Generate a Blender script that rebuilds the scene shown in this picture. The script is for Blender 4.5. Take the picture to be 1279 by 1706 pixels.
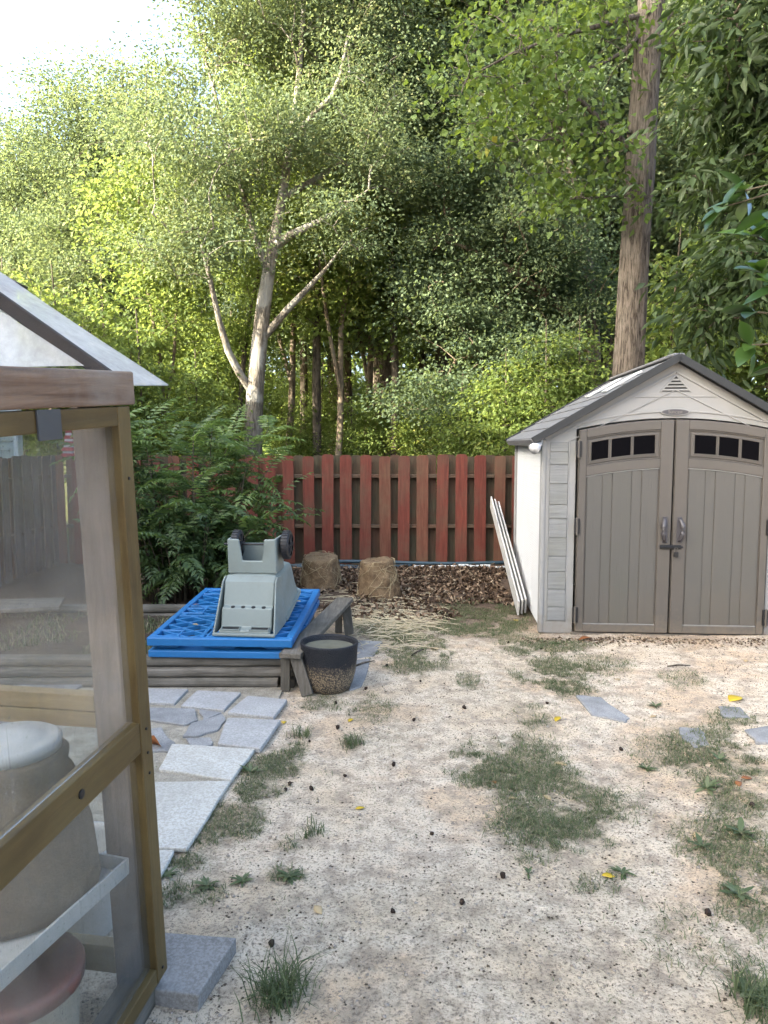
import bpy, bmesh, math, random
import numpy as np
from mathutils import Vector, Matrix, Euler

for o in list(bpy.data.objects):
    bpy.data.objects.remove(o, do_unlink=True)
scene = bpy.context.scene
COL = scene.collection
R = math.radians
random.seed(7)
rng = np.random.default_rng(11)

# ------------------------------------------------------------------ camera, sky, sun, exposure
FPX = 1231.0
PITCH = math.atan(113 / 1231)
EYE = Vector((0, 0, 1.6))
cam_data = bpy.data.cameras.new('camera')
cam_data.sensor_fit = 'VERTICAL'
cam_data.sensor_height = 36.0
cam_data.lens = FPX / 1706 * 36.0
cam_data.clip_start = 0.05
cam_data.clip_end = 800
cam = bpy.data.objects.new('camera', cam_data)
cam.location = EYE
cam.rotation_euler = (math.pi / 2 - PITCH, 0, 0)
COL.objects.link(cam)
scene.camera = cam

SUN_ELEV = R(25)
SUN_AZ = R(-118)          # measured from +Y towards +X
world = bpy.data.worlds.new('World')
scene.world = world
world.use_nodes = True
wn = world.node_tree
bg = wn.nodes['Background']
sky = wn.nodes.new('ShaderNodeTexSky')
sky.sky_type = 'NISHITA'
sky.sun_disc = False
sky.sun_elevation = SUN_ELEV
sky.sun_rotation = SUN_AZ
sky.air_density = 0.8
sky.dust_density = 8.0
sky.ozone_density = 4.0
wn.links.new(sky.outputs[0], bg.inputs[0])
bg.inputs[1].default_value = 0.15

to_sun = Vector((math.sin(SUN_AZ) * math.cos(SUN_ELEV), math.cos(SUN_AZ) * math.cos(SUN_ELEV), math.sin(SUN_ELEV)))
sun_data = bpy.data.lights.new('sun', 'SUN')
sun_data.energy = 2.9
sun_data.angle = R(0.6)
sun_data.color = (1.0, 0.97, 0.91)
sun = bpy.data.objects.new('sun', sun_data)
sun.rotation_euler = (-to_sun).to_track_quat('-Z', 'Y').to_euler()
sun.location = (-30, 15, 30)
COL.objects.link(sun)

scene.view_settings.view_transform = 'Standard'
scene.view_settings.look = 'None'
scene.view_settings.gamma = 1.0
scene.view_settings.exposure = 3.45
scene.view_settings.use_white_balance = True
scene.view_settings.white_balance_temperature = 7500
scene.view_settings.white_balance_tint = 5
scene.render.engine = 'CYCLES'
scene.cycles.max_bounces = 6
scene.cycles.transparent_max_bounces = 6
scene.cycles.diffuse_bounces = 3
scene.cycles.transmission_bounces = 4


# ------------------------------------------------------------------ small helpers
def ray(px, py):
    a = (px - 640) / FPX
    b = (853 - py) / FPX
    return Vector((a, math.cos(PITCH) + b * math.sin(PITCH), -math.sin(PITCH) + b * math.cos(PITCH)))


def G(px, py, z=0.0):
    """point of the place at height z seen at photo pixel"""
    r = ray(px, py)
    return EYE + r * ((z - EYE.z) / r.z)


def P(px, py, y):
    r = ray(px, py)
    return EYE + r * (y / r.y)


def _hash(ix, iy, s):
    h = (ix * 374761393 + iy * 668265263 + s * 1442695041) & 0xFFFFFFFF
    h = ((h ^ (h >> 13)) * 1274126177) & 0xFFFFFFFF
    h = h ^ (h >> 16)
    return (h & 0xFFFF) / 65535.0


def vnoise(x, y, s=0):
    x = np.asarray(x, float)
    y = np.asarray(y, float)
    ix = np.floor(x).astype(np.int64)
    iy = np.floor(y).astype(np.int64)
    fx = x - ix
    fy = y - iy
    fx = fx * fx * (3 - 2 * fx)
    fy = fy * fy * (3 - 2 * fy)
    a = _hash(ix, iy, s)
    b = _hash(ix + 1, iy, s)
    c = _hash(ix, iy + 1, s)
    d = _hash(ix + 1, iy + 1, s)
    return (a * (1 - fx) + b * fx) * (1 - fy) + (c * (1 - fx) + d * fx) * fy


def hgt(x, y):
    x = np.asarray(x, float)
    y = np.asarray(y, float)
    far = np.clip((y - 10.5) / 20, 0, 1)
    h = (vnoise(x * .9, y * .9, 1) - .5) * .035 + (vnoise(x * 3, y * 3, 2) - .5) * .016
    h = h + (vnoise(x * 11, y * 11, 3) - .5) * .007
    h = h + far * far * 0.5
    # mulch heap along the fence
    m = np.exp(-((y - 8.7) / .8) ** 2) * np.clip(1 - np.abs(x - .4) / 1.6, 0, 1)
    return h + m * .05


def hz(x, y):
    return float(hgt(x, y))


def tag(o, label=None, cat=None, group=None, kind=None):
    if label:
        o['label'] = label
    if cat:
        o['category'] = cat
    if group:
        o['group'] = group
    if kind:
        o['kind'] = kind
    return o


def link(o, parent=None):
    COL.objects.link(o)
    if parent is not None:
        o.parent = parent
    return o


def empty(name, loc=(0, 0, 0), rot=(0, 0, 0), label=None, cat=None, group=None):
    o = bpy.data.objects.new(name, None)
    o.empty_display_size = .1
    o.location = loc
    o.rotation_euler = rot
    COL.objects.link(o)
    tag(o, label, cat, group)
    return o


def new_mesh(name, verts, faces, mat=None, smooth=False):
    me = bpy.data.meshes.new(name)
    me.from_pydata([tuple(v) for v in verts], [], faces)
    if mat:
        me.materials.append(mat)
    if smooth:
        me.polygons.foreach_set('use_smooth', [True] * len(me.polygons))
    me.update()
    return me


def np_mesh(name, verts, faces, mat=None, smooth=False, attr=None):
    """fast mesh from numpy arrays; faces is an (n,k) array; attr a dict of face floats"""
    verts = np.asarray(verts, np.float32)
    faces = np.asarray(faces, np.int32)
    me = bpy.data.meshes.new(name)
    n, k = faces.shape
    me.vertices.add(len(verts))
    me.vertices.foreach_set('co', verts.ravel())
    me.loops.add(n * k)
    me.loops.foreach_set('vertex_index', faces.ravel())
    me.polygons.add(n)
    me.polygons.foreach_set('loop_start', np.arange(0, n * k, k, dtype=np.int32))
    me.polygons.foreach_set('loop_total', np.full(n, k, np.int32))
    if smooth:
        me.polygons.foreach_set('use_smooth', np.ones(n, bool))
    if mat:
        me.materials.append(mat)
    me.update(calc_edges=True)
    if attr:
        for a, v in attr.items():
            at = me.attributes.new(a, 'FLOAT', 'FACE')
            at.data.foreach_set('value', np.asarray(v, np.float32))
    return me


class MB:
    def __init__(self):
        self.v = []
        self.f = []

    def add(self, vs, fs):
        n = len(self.v)
        self.v += [tuple(v) for v in vs]
        self.f += [tuple(i + n for i in f) for f in fs]
        return self

    def box(self, x0, x1, y0, y1, z0, z1, M=None):
        vs = [Vector(p) for p in ((x0, y0, z0), (x1, y0, z0), (x1, y1, z0), (x0, y1, z0),
                                  (x0, y0, z1), (x1, y0, z1), (x1, y1, z1), (x0, y1, z1))]
        if M is not None:
            vs = [M @ v for v in vs]
        return self.add(vs, [(0, 3, 2, 1), (4, 5, 6, 7), (0, 1, 5, 4), (1, 2, 6, 5), (2, 3, 7, 6), (3, 0, 4, 7)])

    def bar(self, a, b, w, h, up=(0, 0, 1)):
        """box beam from a to b, w across, h along up"""
        a = Vector(a)
        b = Vector(b)
        d = (b - a).normalized()
        s = d.cross(Vector(up)).normalized()
        u = s.cross(d).normalized()
        vs = []
        for p in (a, b):
            for (i, j) in ((-1, -1), (1, -1), (1, 1), (-1, 1)):
                vs.append(p + s * (i * w / 2) + u * (j * h / 2))
        return self.add(vs, [(0, 1, 2, 3), (7, 6, 5, 4), (0, 4, 5, 1), (1, 5, 6, 2), (2, 6, 7, 3), (3, 7, 4, 0)])

    def band(self, xs, zt, zb, y0, y1):
        """solid strip between curves zt(x) and zb(x), y0 front .. y1 back"""
        n = len(xs)
        vs = []
        for x in xs:
            vs += [(x, y0, zb(x)), (x, y0, zt(x)), (x, y1, zt(x)), (x, y1, zb(x))]
        fs = []
        for i in range(n - 1):
            a = i * 4
            b = a + 4
            fs += [(a, b, b + 1, a + 1), (a + 1, b + 1, b + 2, a + 2), (a + 2, b + 2, b + 3, a + 3), (a + 3, b + 3, b, a)]
        fs += [(0, 1, 2, 3), ((n - 1) * 4 + 3, (n - 1) * 4 + 2, (n - 1) * 4 + 1, (n - 1) * 4)]
        return self.add(vs, fs)

    def prism(self, pts, y0, y1):
        """outline in x,z (counter clockwise from the front) extruded along y"""
        n = len(pts)
        vs = [(x, y0, z) for x, z in pts] + [(x, y1, z) for x, z in pts]
        fs = [tuple(range(n)), tuple(range(2 * n - 1, n - 1, -1))]
        for i in range(n):
            j = (i + 1) % n
            fs.append((j, i, i + n, j + n))
        return self.add(vs, fs)

    def slab(self, pts, z0, z1, zs=None):
        """outline in x,y extruded along z"""
        n = len(pts)
        vs = [(x, y, z0) for x, y in pts] + [(x, y, z1) for x, y in pts]
        fs = [tuple(range(n - 1, -1, -1)), tuple(range(n, 2 * n))]
        for i in range(n):
            j = (i + 1) % n
            fs.append((i, j, j + n, i + n))
        return self.add(vs, fs)

    def lathe(self, prof, n=32, M=None, cap=True):
        """prof list of (r,z)"""
        vs = []
        for r, z in prof:
            for k in range(n):
                a = 2 * math.pi * k / n
                v = Vector((r * math.cos(a), r * math.sin(a), z))
                vs.append(M @ v if M is not None else v)
        fs = []
        for i in range(len(prof) - 1):
            for k in range(n):
                k2 = (k + 1) % n
                fs.append((i * n + k, i * n + k2, (i + 1) * n + k2, (i + 1) * n + k))
        if cap:
            fs.append(tuple(range(n - 1, -1, -1)))
            m = (len(prof) - 1) * n
            fs.append(tuple(range(m, m + n)))
        return self.add(vs, fs)

    def tube(self, pts, rad, n=8, cap=True):
        pts = [Vector(p) for p in pts]
        if not hasattr(rad, '__len__'):
            rad = [rad] * len(pts)
        vs = []
        ref = Vector((0, 0, 1))
        d0 = (pts[1] - pts[0]).normalized()
        if abs(d0.z) > .9:
            ref = Vector((1, 0, 0))
        for i, p in enumerate(pts):
            d = (pts[min(i + 1, len(pts) - 1)] - pts[max(i - 1, 0)]).normalized()
            s = d.cross(ref).normalized()
            u = s.cross(d).normalized()
            for k in range(n):
                a = 2 * math.pi * k / n
                vs.append(p + (s * math.cos(a) + u * math.sin(a)) * rad[i])
        fs = []
        for i in range(len(pts) - 1):
            for k in range(n):
                k2 = (k + 1) % n
                fs.append((i * n + k, i * n + k2, (i + 1) * n + k2, (i + 1) * n + k))
        if cap:
            fs.append(tuple(range(n - 1, -1, -1)))
            m = (len(pts) - 1) * n
            fs.append(tuple(range(m, m + n)))
        return self.add(vs, fs)

    def build(self, name, mat, parent=None, bevel=0, smooth=False, seg=2, label=None):
        me = new_mesh(name, self.v, self.f, mat, smooth)
        o = bpy.data.objects.new(name, me)
        link(o, parent)
        if bevel:
            b = o.modifiers.new('bevel', 'BEVEL')
            b.width = bevel
            b.segments = seg
            b.limit_method = 'ANGLE'
            b.angle_limit = R(40)
            b.harden_normals = False
        if label:
            o['label'] = label
        return o


def obj(name, me, parent=None):
    return link(bpy.data.objects.new(name, me), parent)


# ------------------------------------------------------------------ materials
def mat_new(name):
    m = bpy.data.materials.new(name)
    m.use_nodes = True
    nt = m.node_tree
    nt.nodes.clear()
    out = nt.nodes.new('ShaderNodeOutputMaterial')
    return m, nt, out


def nd(nt, t, **kw):
    n = nt.nodes.new(t)
    for k, v in kw.items():
        if k.startswith('i_'):
            key = k[2:]
            key = int(key) if key.isdigit() else key.replace('_', ' ')
            n.inputs[key].default_value = v
        else:
            setattr(n, k, v)
    return n


def ramp(nt, fac, stops, interp='LINEAR'):
    r = nt.nodes.new('ShaderNodeValToRGB')
    r.color_ramp.interpolation = interp
    els = r.color_ramp.elements
    while len(els) > 1:
        els.remove(els[0])
    els[0].position = stops[0][0]
    els[0].color = (*stops[0][1], 1)
    for p, c in stops[1:]:
        e = els.new(p)
        e.color = (*c, 1)
    nt.links.new(fac, r.inputs[0])
    return r.outputs[0]


def coords(nt, scale=(1, 1, 1), which='Object', rand=True):
    tc = nt.nodes.new('ShaderNodeTexCoord')
    mp = nt.nodes.new('ShaderNodeMapping')
    mp.inputs['Scale'].default_value = scale
    if rand:
        oi = nt.nodes.new('ShaderNodeObjectInfo')
        ml = nt.nodes.new('ShaderNodeVectorMath')
        ml.operation = 'SCALE'
        cx = nt.nodes.new('ShaderNodeCombineXYZ')
        for i in range(3):
            nt.links.new(oi.outputs['Random'], cx.inputs[i])
        nt.links.new(cx.outputs[0], ml.inputs[0])
        ml.inputs['Scale'].default_value = 37.0
        nt.links.new(ml.outputs[0], mp.inputs['Location'])
    nt.links.new(tc.outputs[which], mp.inputs[0])
    return mp.outputs[0]


def noise(nt, vec, scale, detail=4, rough=.55, dist=0):
    n = nd(nt, 'ShaderNodeTexNoise')
    n.inputs['Scale'].default_value = scale
    n.inputs['Detail'].default_value = detail
    n.inputs['Roughness'].default_value = rough
    n.inputs['Distortion'].default_value = dist
    if vec is not None:
        nt.links.new(vec, n.inputs['Vector'])
    return n.outputs['Fac']


def mixc(nt, fac, a, b, mode='MIX'):
    m = nt.nodes.new('ShaderNodeMix')
    m.data_type = 'RGBA'
    m.blend_type = mode
    for sock, v in ((m.inputs[0], fac), (m.inputs[6], a), (m.inputs[7], b)):
        if hasattr(v, 'node'):
            nt.links.new(v, sock)
        elif isinstance(v, (int, float)):
            sock.default_value = v
        else:
            sock.default_value = (*v, 1)
    return m.outputs[2]


def math_n(nt, op, a, b=0.5):
    m = nt.nodes.new('ShaderNodeMath')
    m.operation = op
    for i, v in enumerate((a, b)):
        if hasattr(v, 'node'):
            nt.links.new(v, m.inputs[i])
        else:
            m.inputs[i].default_value = v
    return m.outputs[0]


def bump(nt, h, strength=.3, dist=.01):
    b = nt.nodes.new('ShaderNodeBump')
    b.inputs['Strength'].default_value = strength
    b.inputs['Distance'].default_value = dist
    nt.links.new(h, b.inputs['Height'])
    return b.outputs[0]


def principled(nt, out, col, rough=.6, normal=None, spec=.4, metal=0):
    p = nt.nodes.new('ShaderNodeBsdfPrincipled')
    for sock, v in ((p.inputs['Base Color'], col), (p.inputs['Roughness'], rough)):
        if hasattr(v, 'node'):
            nt.links.new(v, sock)
        elif isinstance(v, (int, float)):
            sock.default_value = v
        else:
            sock.default_value = (*v, 1)
    p.inputs['Specular IOR Level'].default_value = spec
    p.inputs['Metallic'].default_value = metal
    if normal is not None:
        nt.links.new(normal, p.inputs['Normal'])
    nt.links.new(p.outputs[0], out.inputs[0])
    return p


def plastic(name, base, var=.12, rough=.5, grime=(.25, .22, .18), gamt=.35, gscale=3, bscale=60, bstr=.08, splash=False):
    m, nt, out = mat_new(name)
    v = coords(nt)
    n1 = noise(nt, v, gscale, 6, .6)
    n2 = noise(nt, v, gscale * 9, 4, .6)
    c = mixc(nt, math_n(nt, 'MULTIPLY', n2, var * 2), base, tuple(x * .6 for x in base))
    g = ramp(nt, n1, [(.45, (0, 0, 0)), (.75, (1, 1, 1))])
    c = mixc(nt, math_n(nt, 'MULTIPLY', g, gamt), c, grime)
    if splash:
        sp = nt.nodes.new('ShaderNodeSeparateXYZ')
        nt.links.new(coords(nt, rand=False), sp.inputs[0])
        mrs = nd(nt, 'ShaderNodeMapRange')
        nt.links.new(math_n(nt, 'ADD', sp.outputs['Z'], math_n(nt, 'MULTIPLY', n2, .45)), mrs.inputs[0])
        mrs.inputs[1].default_value = .42
        mrs.inputs[2].default_value = .12
        c = mixc(nt, math_n(nt, 'MULTIPLY', mrs.outputs[0], .75), c, tuple(x * .55 for x in (.26, .20, .14)))
    r = math_n(nt, 'ADD', math_n(nt, 'MULTIPLY', n2, .25), rough - .12)
    principled(nt, out, c, r, bump(nt, noise(nt, v, bscale, 3), bstr, .004))
    return m


def wood(name, dark, light, axis=2, scale=1.0, rough=.8, stain=None, stain_amt=.5, grain=14, bstr=.35, tint=.25):
    """grain runs along axis"""
    m, nt, out = mat_new(name)
    sc = [grain * scale] * 3
    sc[axis] = 1.1 * scale
    v = coords(nt, tuple(sc))
    vo = coords(nt, (1, 1, 1))
    n1 = noise(nt, v, 2.2, 6, .65, .6)
    n2 = noise(nt, v, 7, 5, .6, .2)
    c = ramp(nt, n1, [(.3, dark), (.5, tuple((a + b) / 2 for a, b in zip(dark, light))), (.68, light)])
    c = mixc(nt, math_n(nt, 'MULTIPLY', n2, .45), c, tuple(x * .45 for x in dark))
    oi = nt.nodes.new('ShaderNodeObjectInfo')
    c = mixc(nt, math_n(nt, 'MULTIPLY', oi.outputs['Random'], tint), c, tuple(x * .5 for x in dark))
    if stain:
        s = ramp(nt, noise(nt, vo, 2.5, 6, .65), [(.42, (0, 0, 0)), (.66, (1, 1, 1))])
        c = mixc(nt, math_n(nt, 'MULTIPLY', s, stain_amt), c, stain)
    principled(nt, out, c, rough, bump(nt, n1, bstr, .006), .25)
    return m


def leaf_mat(name, stops, trans, tmix=.42, rough=.6, spec=.2):
    m, nt, out = mat_new(name)
    at = nd(nt, 'ShaderNodeAttribute', attribute_name='lv')
    oi = nt.nodes.new('ShaderNodeObjectInfo')
    f = math_n(nt, 'ADD', at.outputs['Fac'], math_n(nt, 'MULTIPLY', math_n(nt, 'SUBTRACT', oi.outputs['Random'], .5), .3))
    c = ramp(nt, f, stops)
    p = nt.nodes.new('ShaderNodeBsdfPrincipled')
    nt.links.new(c, p.inputs['Base Color'])
    p.inputs['Roughness'].default_value = rough
    p.inputs['Specular IOR Level'].default_value = spec
    t = nt.nodes.new('ShaderNodeBsdfTranslucent')
    nt.links.new(mixc(nt, .55, c, trans), t.inputs[0])
    mx = nt.nodes.new('ShaderNodeMixShader')
    mx.inputs[0].default_value = tmix
    nt.links.new(p.outputs[0], mx.inputs[1])
    nt.links.new(t.outputs[0], mx.inputs[2])
    nt.links.new(mx.outputs[0], out.inputs[0])
    return m


def bark(name, dark, light, patch=None, vs=6, bstr=.9, patch_amt=.7):
    m, nt, out = mat_new(name)
    v = coords(nt, (vs, vs, 1.6))
    vo = coords(nt)
    n1 = noise(nt, v, 3.0, 7, .68, .5)
    c = ramp(nt, n1, [(.40, dark), (.49, tuple((a + b) / 2 for a, b in zip(dark, light))), (.57, light)])
    if patch:
        s = ramp(nt, noise(nt, vo, 2.2, 6, .65), [(.46, (0, 0, 0)), (.58, (1, 1, 1))])
        c = mixc(nt, math_n(nt, 'MULTIPLY', s, patch_amt), c, patch)
    principled(nt, out, c, .9, bump(nt, n1, bstr, .03), .15)
    return m


M = {}
# ground: pale sand with crumbs, brown mulch by the fence, forest floor beyond
m, nt, out = mat_new('sandy_ground')
v = coords(nt, rand=False)
nA = noise(nt, v, .9, 5, .6)
nB = noise(nt, v, 9, 8, .72)
nC = noise(nt, v, 95, 5, .75)
nD = noise(nt, v, 330, 3, .6)
c = ramp(nt, nA, [(.3, (.50, .37, .25)), (.40, (.66, .52, .365)), (.50, (.72, .605, .465)), (.58, (.64, .465, .31)), (.70, (.68, .55, .39))])
c = mixc(nt, ramp(nt, nB, [(.36, (1, 1, 1)), (.54, (0, 0, 0))]), c, (.37, .29, .215))
c = mixc(nt, math_n(nt, 'MULTIPLY', ramp(nt, nC, [(.41, (1, 1, 1)), (.49, (0, 0, 0))]), .85), c, (.21, .16, .12))
c = mixc(nt, math_n(nt, 'MULTIPLY', ramp(nt, nD, [(.54, (0, 0, 0)), (.66, (1, 1, 1))]), .35), c, (.66, .58, .50))
vg = nd(nt, 'ShaderNodeAttribute', attribute_name='veg')
vf = math_n(nt, 'MULTIPLY', vg.outputs['Fac'], ramp(nt, noise(nt, v, 22, 6, .7), [(.36, (0, 0, 0)), (.58, (1, 1, 1))]))
c = mixc(nt, math_n(nt, 'MULTIPLY', vf, .85), c, ramp(nt, nC, [(.35, (.06, .05, .032)), (.5, (.14, .13, .075)), (.65, (.23, .195, .135))]))
sep = nt.nodes.new('ShaderNodeSeparateXYZ')
nt.links.new(v, sep.inputs[0])
wob = math_n(nt, 'MULTIPLY', math_n(nt, 'SUBTRACT', noise(nt, v, 1.7, 5, .6), .5), 2.6)
ywob = math_n(nt, 'ADD', sep.outputs['Y'], wob)
mr = nd(nt, 'ShaderNodeMapRange')
nt.links.new(ywob, mr.inputs[0])
mr.inputs[1].default_value = 5.6
mr.inputs[2].default_value = 7.2
mul = mr.outputs[0]
brown = ramp(nt, nC, [(.3, (.035, .024, .017)), (.5, (.105, .072, .052)), (.72, (.19, .145, .11))])
c = mixc(nt, mul, c, brown)
# forest floor colour beyond the fence
mr2 = nd(nt, 'ShaderNodeMapRange')
nt.links.new(ywob, mr2.inputs[0])
mr2.inputs[1].default_value = 10.2
mr2.inputs[2].default_value = 12.5
c = mixc(nt, mr2.outputs[0], c, ramp(nt, nB, [(.3, (.03, .028, .012)), (.5, (.08, .085, .03)), (.7, (.16, .13, .06))]))
hh = math_n(nt, 'ADD', math_n(nt, 'MULTIPLY', nB, 1.2), math_n(nt, 'ADD', math_n(nt, 'MULTIPLY', nC, .5), math_n(nt, 'MULTIPLY', nD, .12)))
principled(nt, out, c, .95, bump(nt, hh, 1.0, .03), .1)
M['ground'] = m

M['siding'] = plastic('shed_resin', (.227, .222, .215), .10, .55, (.143, .143, .118), .45, 2.2, splash=True)
m, nt, out = mat_new('shed_resin_lit')  # front resin again, its brighter lit look put into the colour
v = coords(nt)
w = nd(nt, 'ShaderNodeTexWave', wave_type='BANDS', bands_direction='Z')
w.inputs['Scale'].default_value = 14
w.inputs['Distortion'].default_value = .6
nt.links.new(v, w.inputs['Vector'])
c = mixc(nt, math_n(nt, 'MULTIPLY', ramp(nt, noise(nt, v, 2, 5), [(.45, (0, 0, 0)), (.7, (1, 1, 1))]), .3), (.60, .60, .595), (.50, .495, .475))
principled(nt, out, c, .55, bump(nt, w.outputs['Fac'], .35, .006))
M['siding_lit'] = m
m, nt, out = mat_new('door_resin')
v = coords(nt)
vg = coords(nt, (55, 55, 1.3))
c0 = mixc(nt, math_n(nt, 'MULTIPLY', noise(nt, v, 6, 5), .3), (.074, .069, .062), (.052, .048, .043))
sep = nt.nodes.new('ShaderNodeSeparateXYZ')
nt.links.new(coords(nt, rand=False), sep.inputs[0])
low = nd(nt, 'ShaderNodeMapRange')
nt.links.new(math_n(nt, 'ADD', sep.outputs['Z'], math_n(nt, 'MULTIPLY', noise(nt, v, 3, 6, .65), .9)), low.inputs[0])
low.inputs[1].default_value = .95
low.inputs[2].default_value = .35
c0 = mixc(nt, math_n(nt, 'MULTIPLY', low.outputs[0], .55), c0, (.092, .074, .055))
alg = ramp(nt, noise(nt, v, 2.1, 5), [(.5, (0, 0, 0)), (.7, (1, 1, 1))])
c0 = mixc(nt, math_n(nt, 'MULTIPLY', alg, .35), c0, (.068, .068, .054))
principled(nt, out, c0, .52, bump(nt, noise(nt, vg, 3, 5, .6, .4), .45, .004), .4)
M['door'] = m
M['door_trim'] = plastic('door_trim_resin', (.078, .068, .059), .1, .5, (.056, .048, .039), .4, 2.5, splash=True)
M['handle'] = plastic('handle_resin', (.053, .049, .054), .08, .4, (.050, .050, .050), .2)
M['quoin'] = wood('textured_block', (.159, .161, .159), (.247, .247, .241), 0, 1.0, .65, (.121, .121, .090), .4, 26, .9, .15)


def simple(name, col, rough=.5, metal=0, spec=.4, n=25, var=.35, bs=.1):
    m, nt, out = mat_new(name)
    v = coords(nt)
    f = noise(nt, v, n, 5)
    c = mixc(nt, math_n(nt, 'MULTIPLY', f, var), col, tuple(x * .4 for x in col))
    principled(nt, out, c, rough, bump(nt, f, bs, .003), spec, metal)
    return m


M['black'] = simple('black_metal', (.006, .006, .007), .45)
M['dark_glass'] = simple('dark_pane', (.002, .002, .003), .3, 0, .03, 6, .3, .02)
m, nt, out = mat_new('roof_resin')
v = coords(nt)
n1 = noise(nt, v, 140, 3, .6)
n2 = noise(nt, v, 3, 5, .6)
c = mixc(nt, n2, (.105, .105, .11), (.175, .172, .17))
c = mixc(nt, ramp(nt, n1, [(.6, (0, 0, 0)), (.68, (1, 1, 1))]), c, (.05, .045, .04))
principled(nt, out, c, .75, bump(nt, n1, .4, .004), .3)
M['roof'] = m
M['roof_trim'] = simple('roof_trim', (.017, .018, .019), .6)
M['skylight'] = simple('skylight', (.496, .496, .480), .35, 0, .4, 10, .15)
M['lamp_white'] = simple('lamp_housing', (.55, .55, .56), .4)

M['fence_red'] = wood('red_stained_board', (.104, .026, .018), (.208, .054, .035), 2, 1, .82, (.096, .064, .040), .5)
M['fence_faded'] = wood('faded_red_board', (.10, .034, .021), (.19, .075, .046), 2, 1, .85, (.115, .075, .045), .6)
M['fence_back'] = wood('weathered_board', (.048, .042, .024), (.108, .086, .054), 2, 1, .88, (.104, .034, .022), .5)
M['fence_grey'] = wood('greyed_board', (.112, .080, .068), (.200, .160, .140), 2, 1, .88, (.096, .040, .029), .45)
M['fence_rail'] = wood('fence_rail', (.068, .047, .030), (.145, .098, .064), 0, 1, .85, (.119, .043, .025), .4)

M['timber_x'] = wood('weathered_timber_x', (.090, .076, .061), (.247, .221, .188), 0, 1, .9, (.041, .038, .026), .6, 18, .8)
M['timber_y'] = wood('weathered_timber_y', (.090, .076, .061), (.247, .221, .188), 1, 1, .9, (.041, .038, .026), .6, 18, .8)
M['timber_z'] = wood('weathered_timber_z', (.075, .064, .051), (.180, .158, .131), 2, 1, .9, (.041, .038, .026), .5, 18, .8)
M['soil'] = simple('bed_soil', (.060, .044, .032), .95, 0, .1, 30, .8, .9)

M['gold'] = wood('ochre_painted_wood_v', (.061, .038, .014), (.107, .072, .026), 2, 1, .5, (.127, .092, .038), .5, 14, .3, .1)
M['gold_y'] = wood('ochre_painted_wood', (.061, .038, .014), (.107, .072, .026), 1, 1, .5, (.127, .092, .038), .5, 14, .3, .1)
M['pine_y'] = wood('weathered_pine_y', (.095, .055, .035), (.252, .174, .121), 1, 1, .8, (.180, .163, .142), .7, 16, .5, .1)
M['pine_z'] = wood('weathered_pine_z', (.080, .056, .044), (.208, .164, .140), 2, 1, .8, (.208, .176, .168), .6, 14, .4, .1)
M['pine_x'] = wood('weathered_pine_x', (.158, .105, .049), (.270, .199, .112), 0, 1, .8, (.203, .165, .105), .5, 14, .35, .1)
M['rafter'] = wood('dark_rafter_wood', (.008, .005, .003), (.017, .010, .007), 0, 1, .75, None, 0, 12, .3, .1)
M['tape'] = simple('grey_tape', (.045, .046, .049), .55)

m, nt, out = mat_new('cloudy_plastic_sheet')
v = coords(nt)
n1 = noise(nt, v, 3.5, 8, .7)
n2 = noise(nt, coords(nt, (14, 14, 2)), 3, 6, .7)
n3 = noise(nt, v, 120, 4, .7)
n4 = noise(nt, coords(nt, (30, 30, .9)), 3, 5, .7, .3)
dirt = math_n(nt, 'ADD', math_n(nt, 'MULTIPLY', n1, .34), math_n(nt, 'MULTIPLY', n2, .16))
spk = ramp(nt, n3, [(.62, (0, 0, 0)), (.68, (1, 1, 1))])
str_ = ramp(nt, n4, [(.60, (0, 0, 0)), (.68, (1, 1, 1))])
dirt = math_n(nt, 'ADD', dirt, math_n(nt, 'ADD', math_n(nt, 'MULTIPLY', spk, .4), math_n(nt, 'MULTIPLY', str_, .22)))
dirt = math_n(nt, 'SUBTRACT', dirt, .165)
tr = nd(nt, 'ShaderNodeBsdfTransparent')
tr.inputs[0].default_value = (.93, .95, .95, 1)
df = nd(nt, 'ShaderNodeBsdfDiffuse')
df.inputs[0].default_value = (.22, .22, .21, 1)
tl = nd(nt, 'ShaderNodeBsdfTranslucent')
tl.inputs[0].default_value = (.36, .36, .345, 1)
m1 = nd(nt, 'ShaderNodeMixShader')
m1.inputs[0].default_value = .5
nt.links.new(df.outputs[0], m1.inputs[1])
nt.links.new(tl.outputs[0], m1.inputs[2])
m2 = nd(nt, 'ShaderNodeMixShader')
nt.links.new(dirt, m2.inputs[0])
nt.links.new(tr.outputs[0], m2.inputs[1])
nt.links.new(m1.outputs[0], m2.inputs[2])
gl = nd(nt, 'ShaderNodeBsdfGlossy')
gl.inputs['Roughness'].default_value = .12
fr = nd(nt, 'ShaderNodeFresnel')
fr.inputs[0].default_value = 1.3
m3 = nd(nt, 'ShaderNodeMixShader')
nt.links.new(math_n(nt, 'MULTIPLY', fr.outputs[0], .22), m3.inputs[0])
nt.links.new(m2.outputs[0], m3.inputs[1])
nt.links.new(gl.outputs[0], m3.inputs[2])
nt.links.new(m3.outputs[0], out.inputs[0])
M['sheet'] = m

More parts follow.
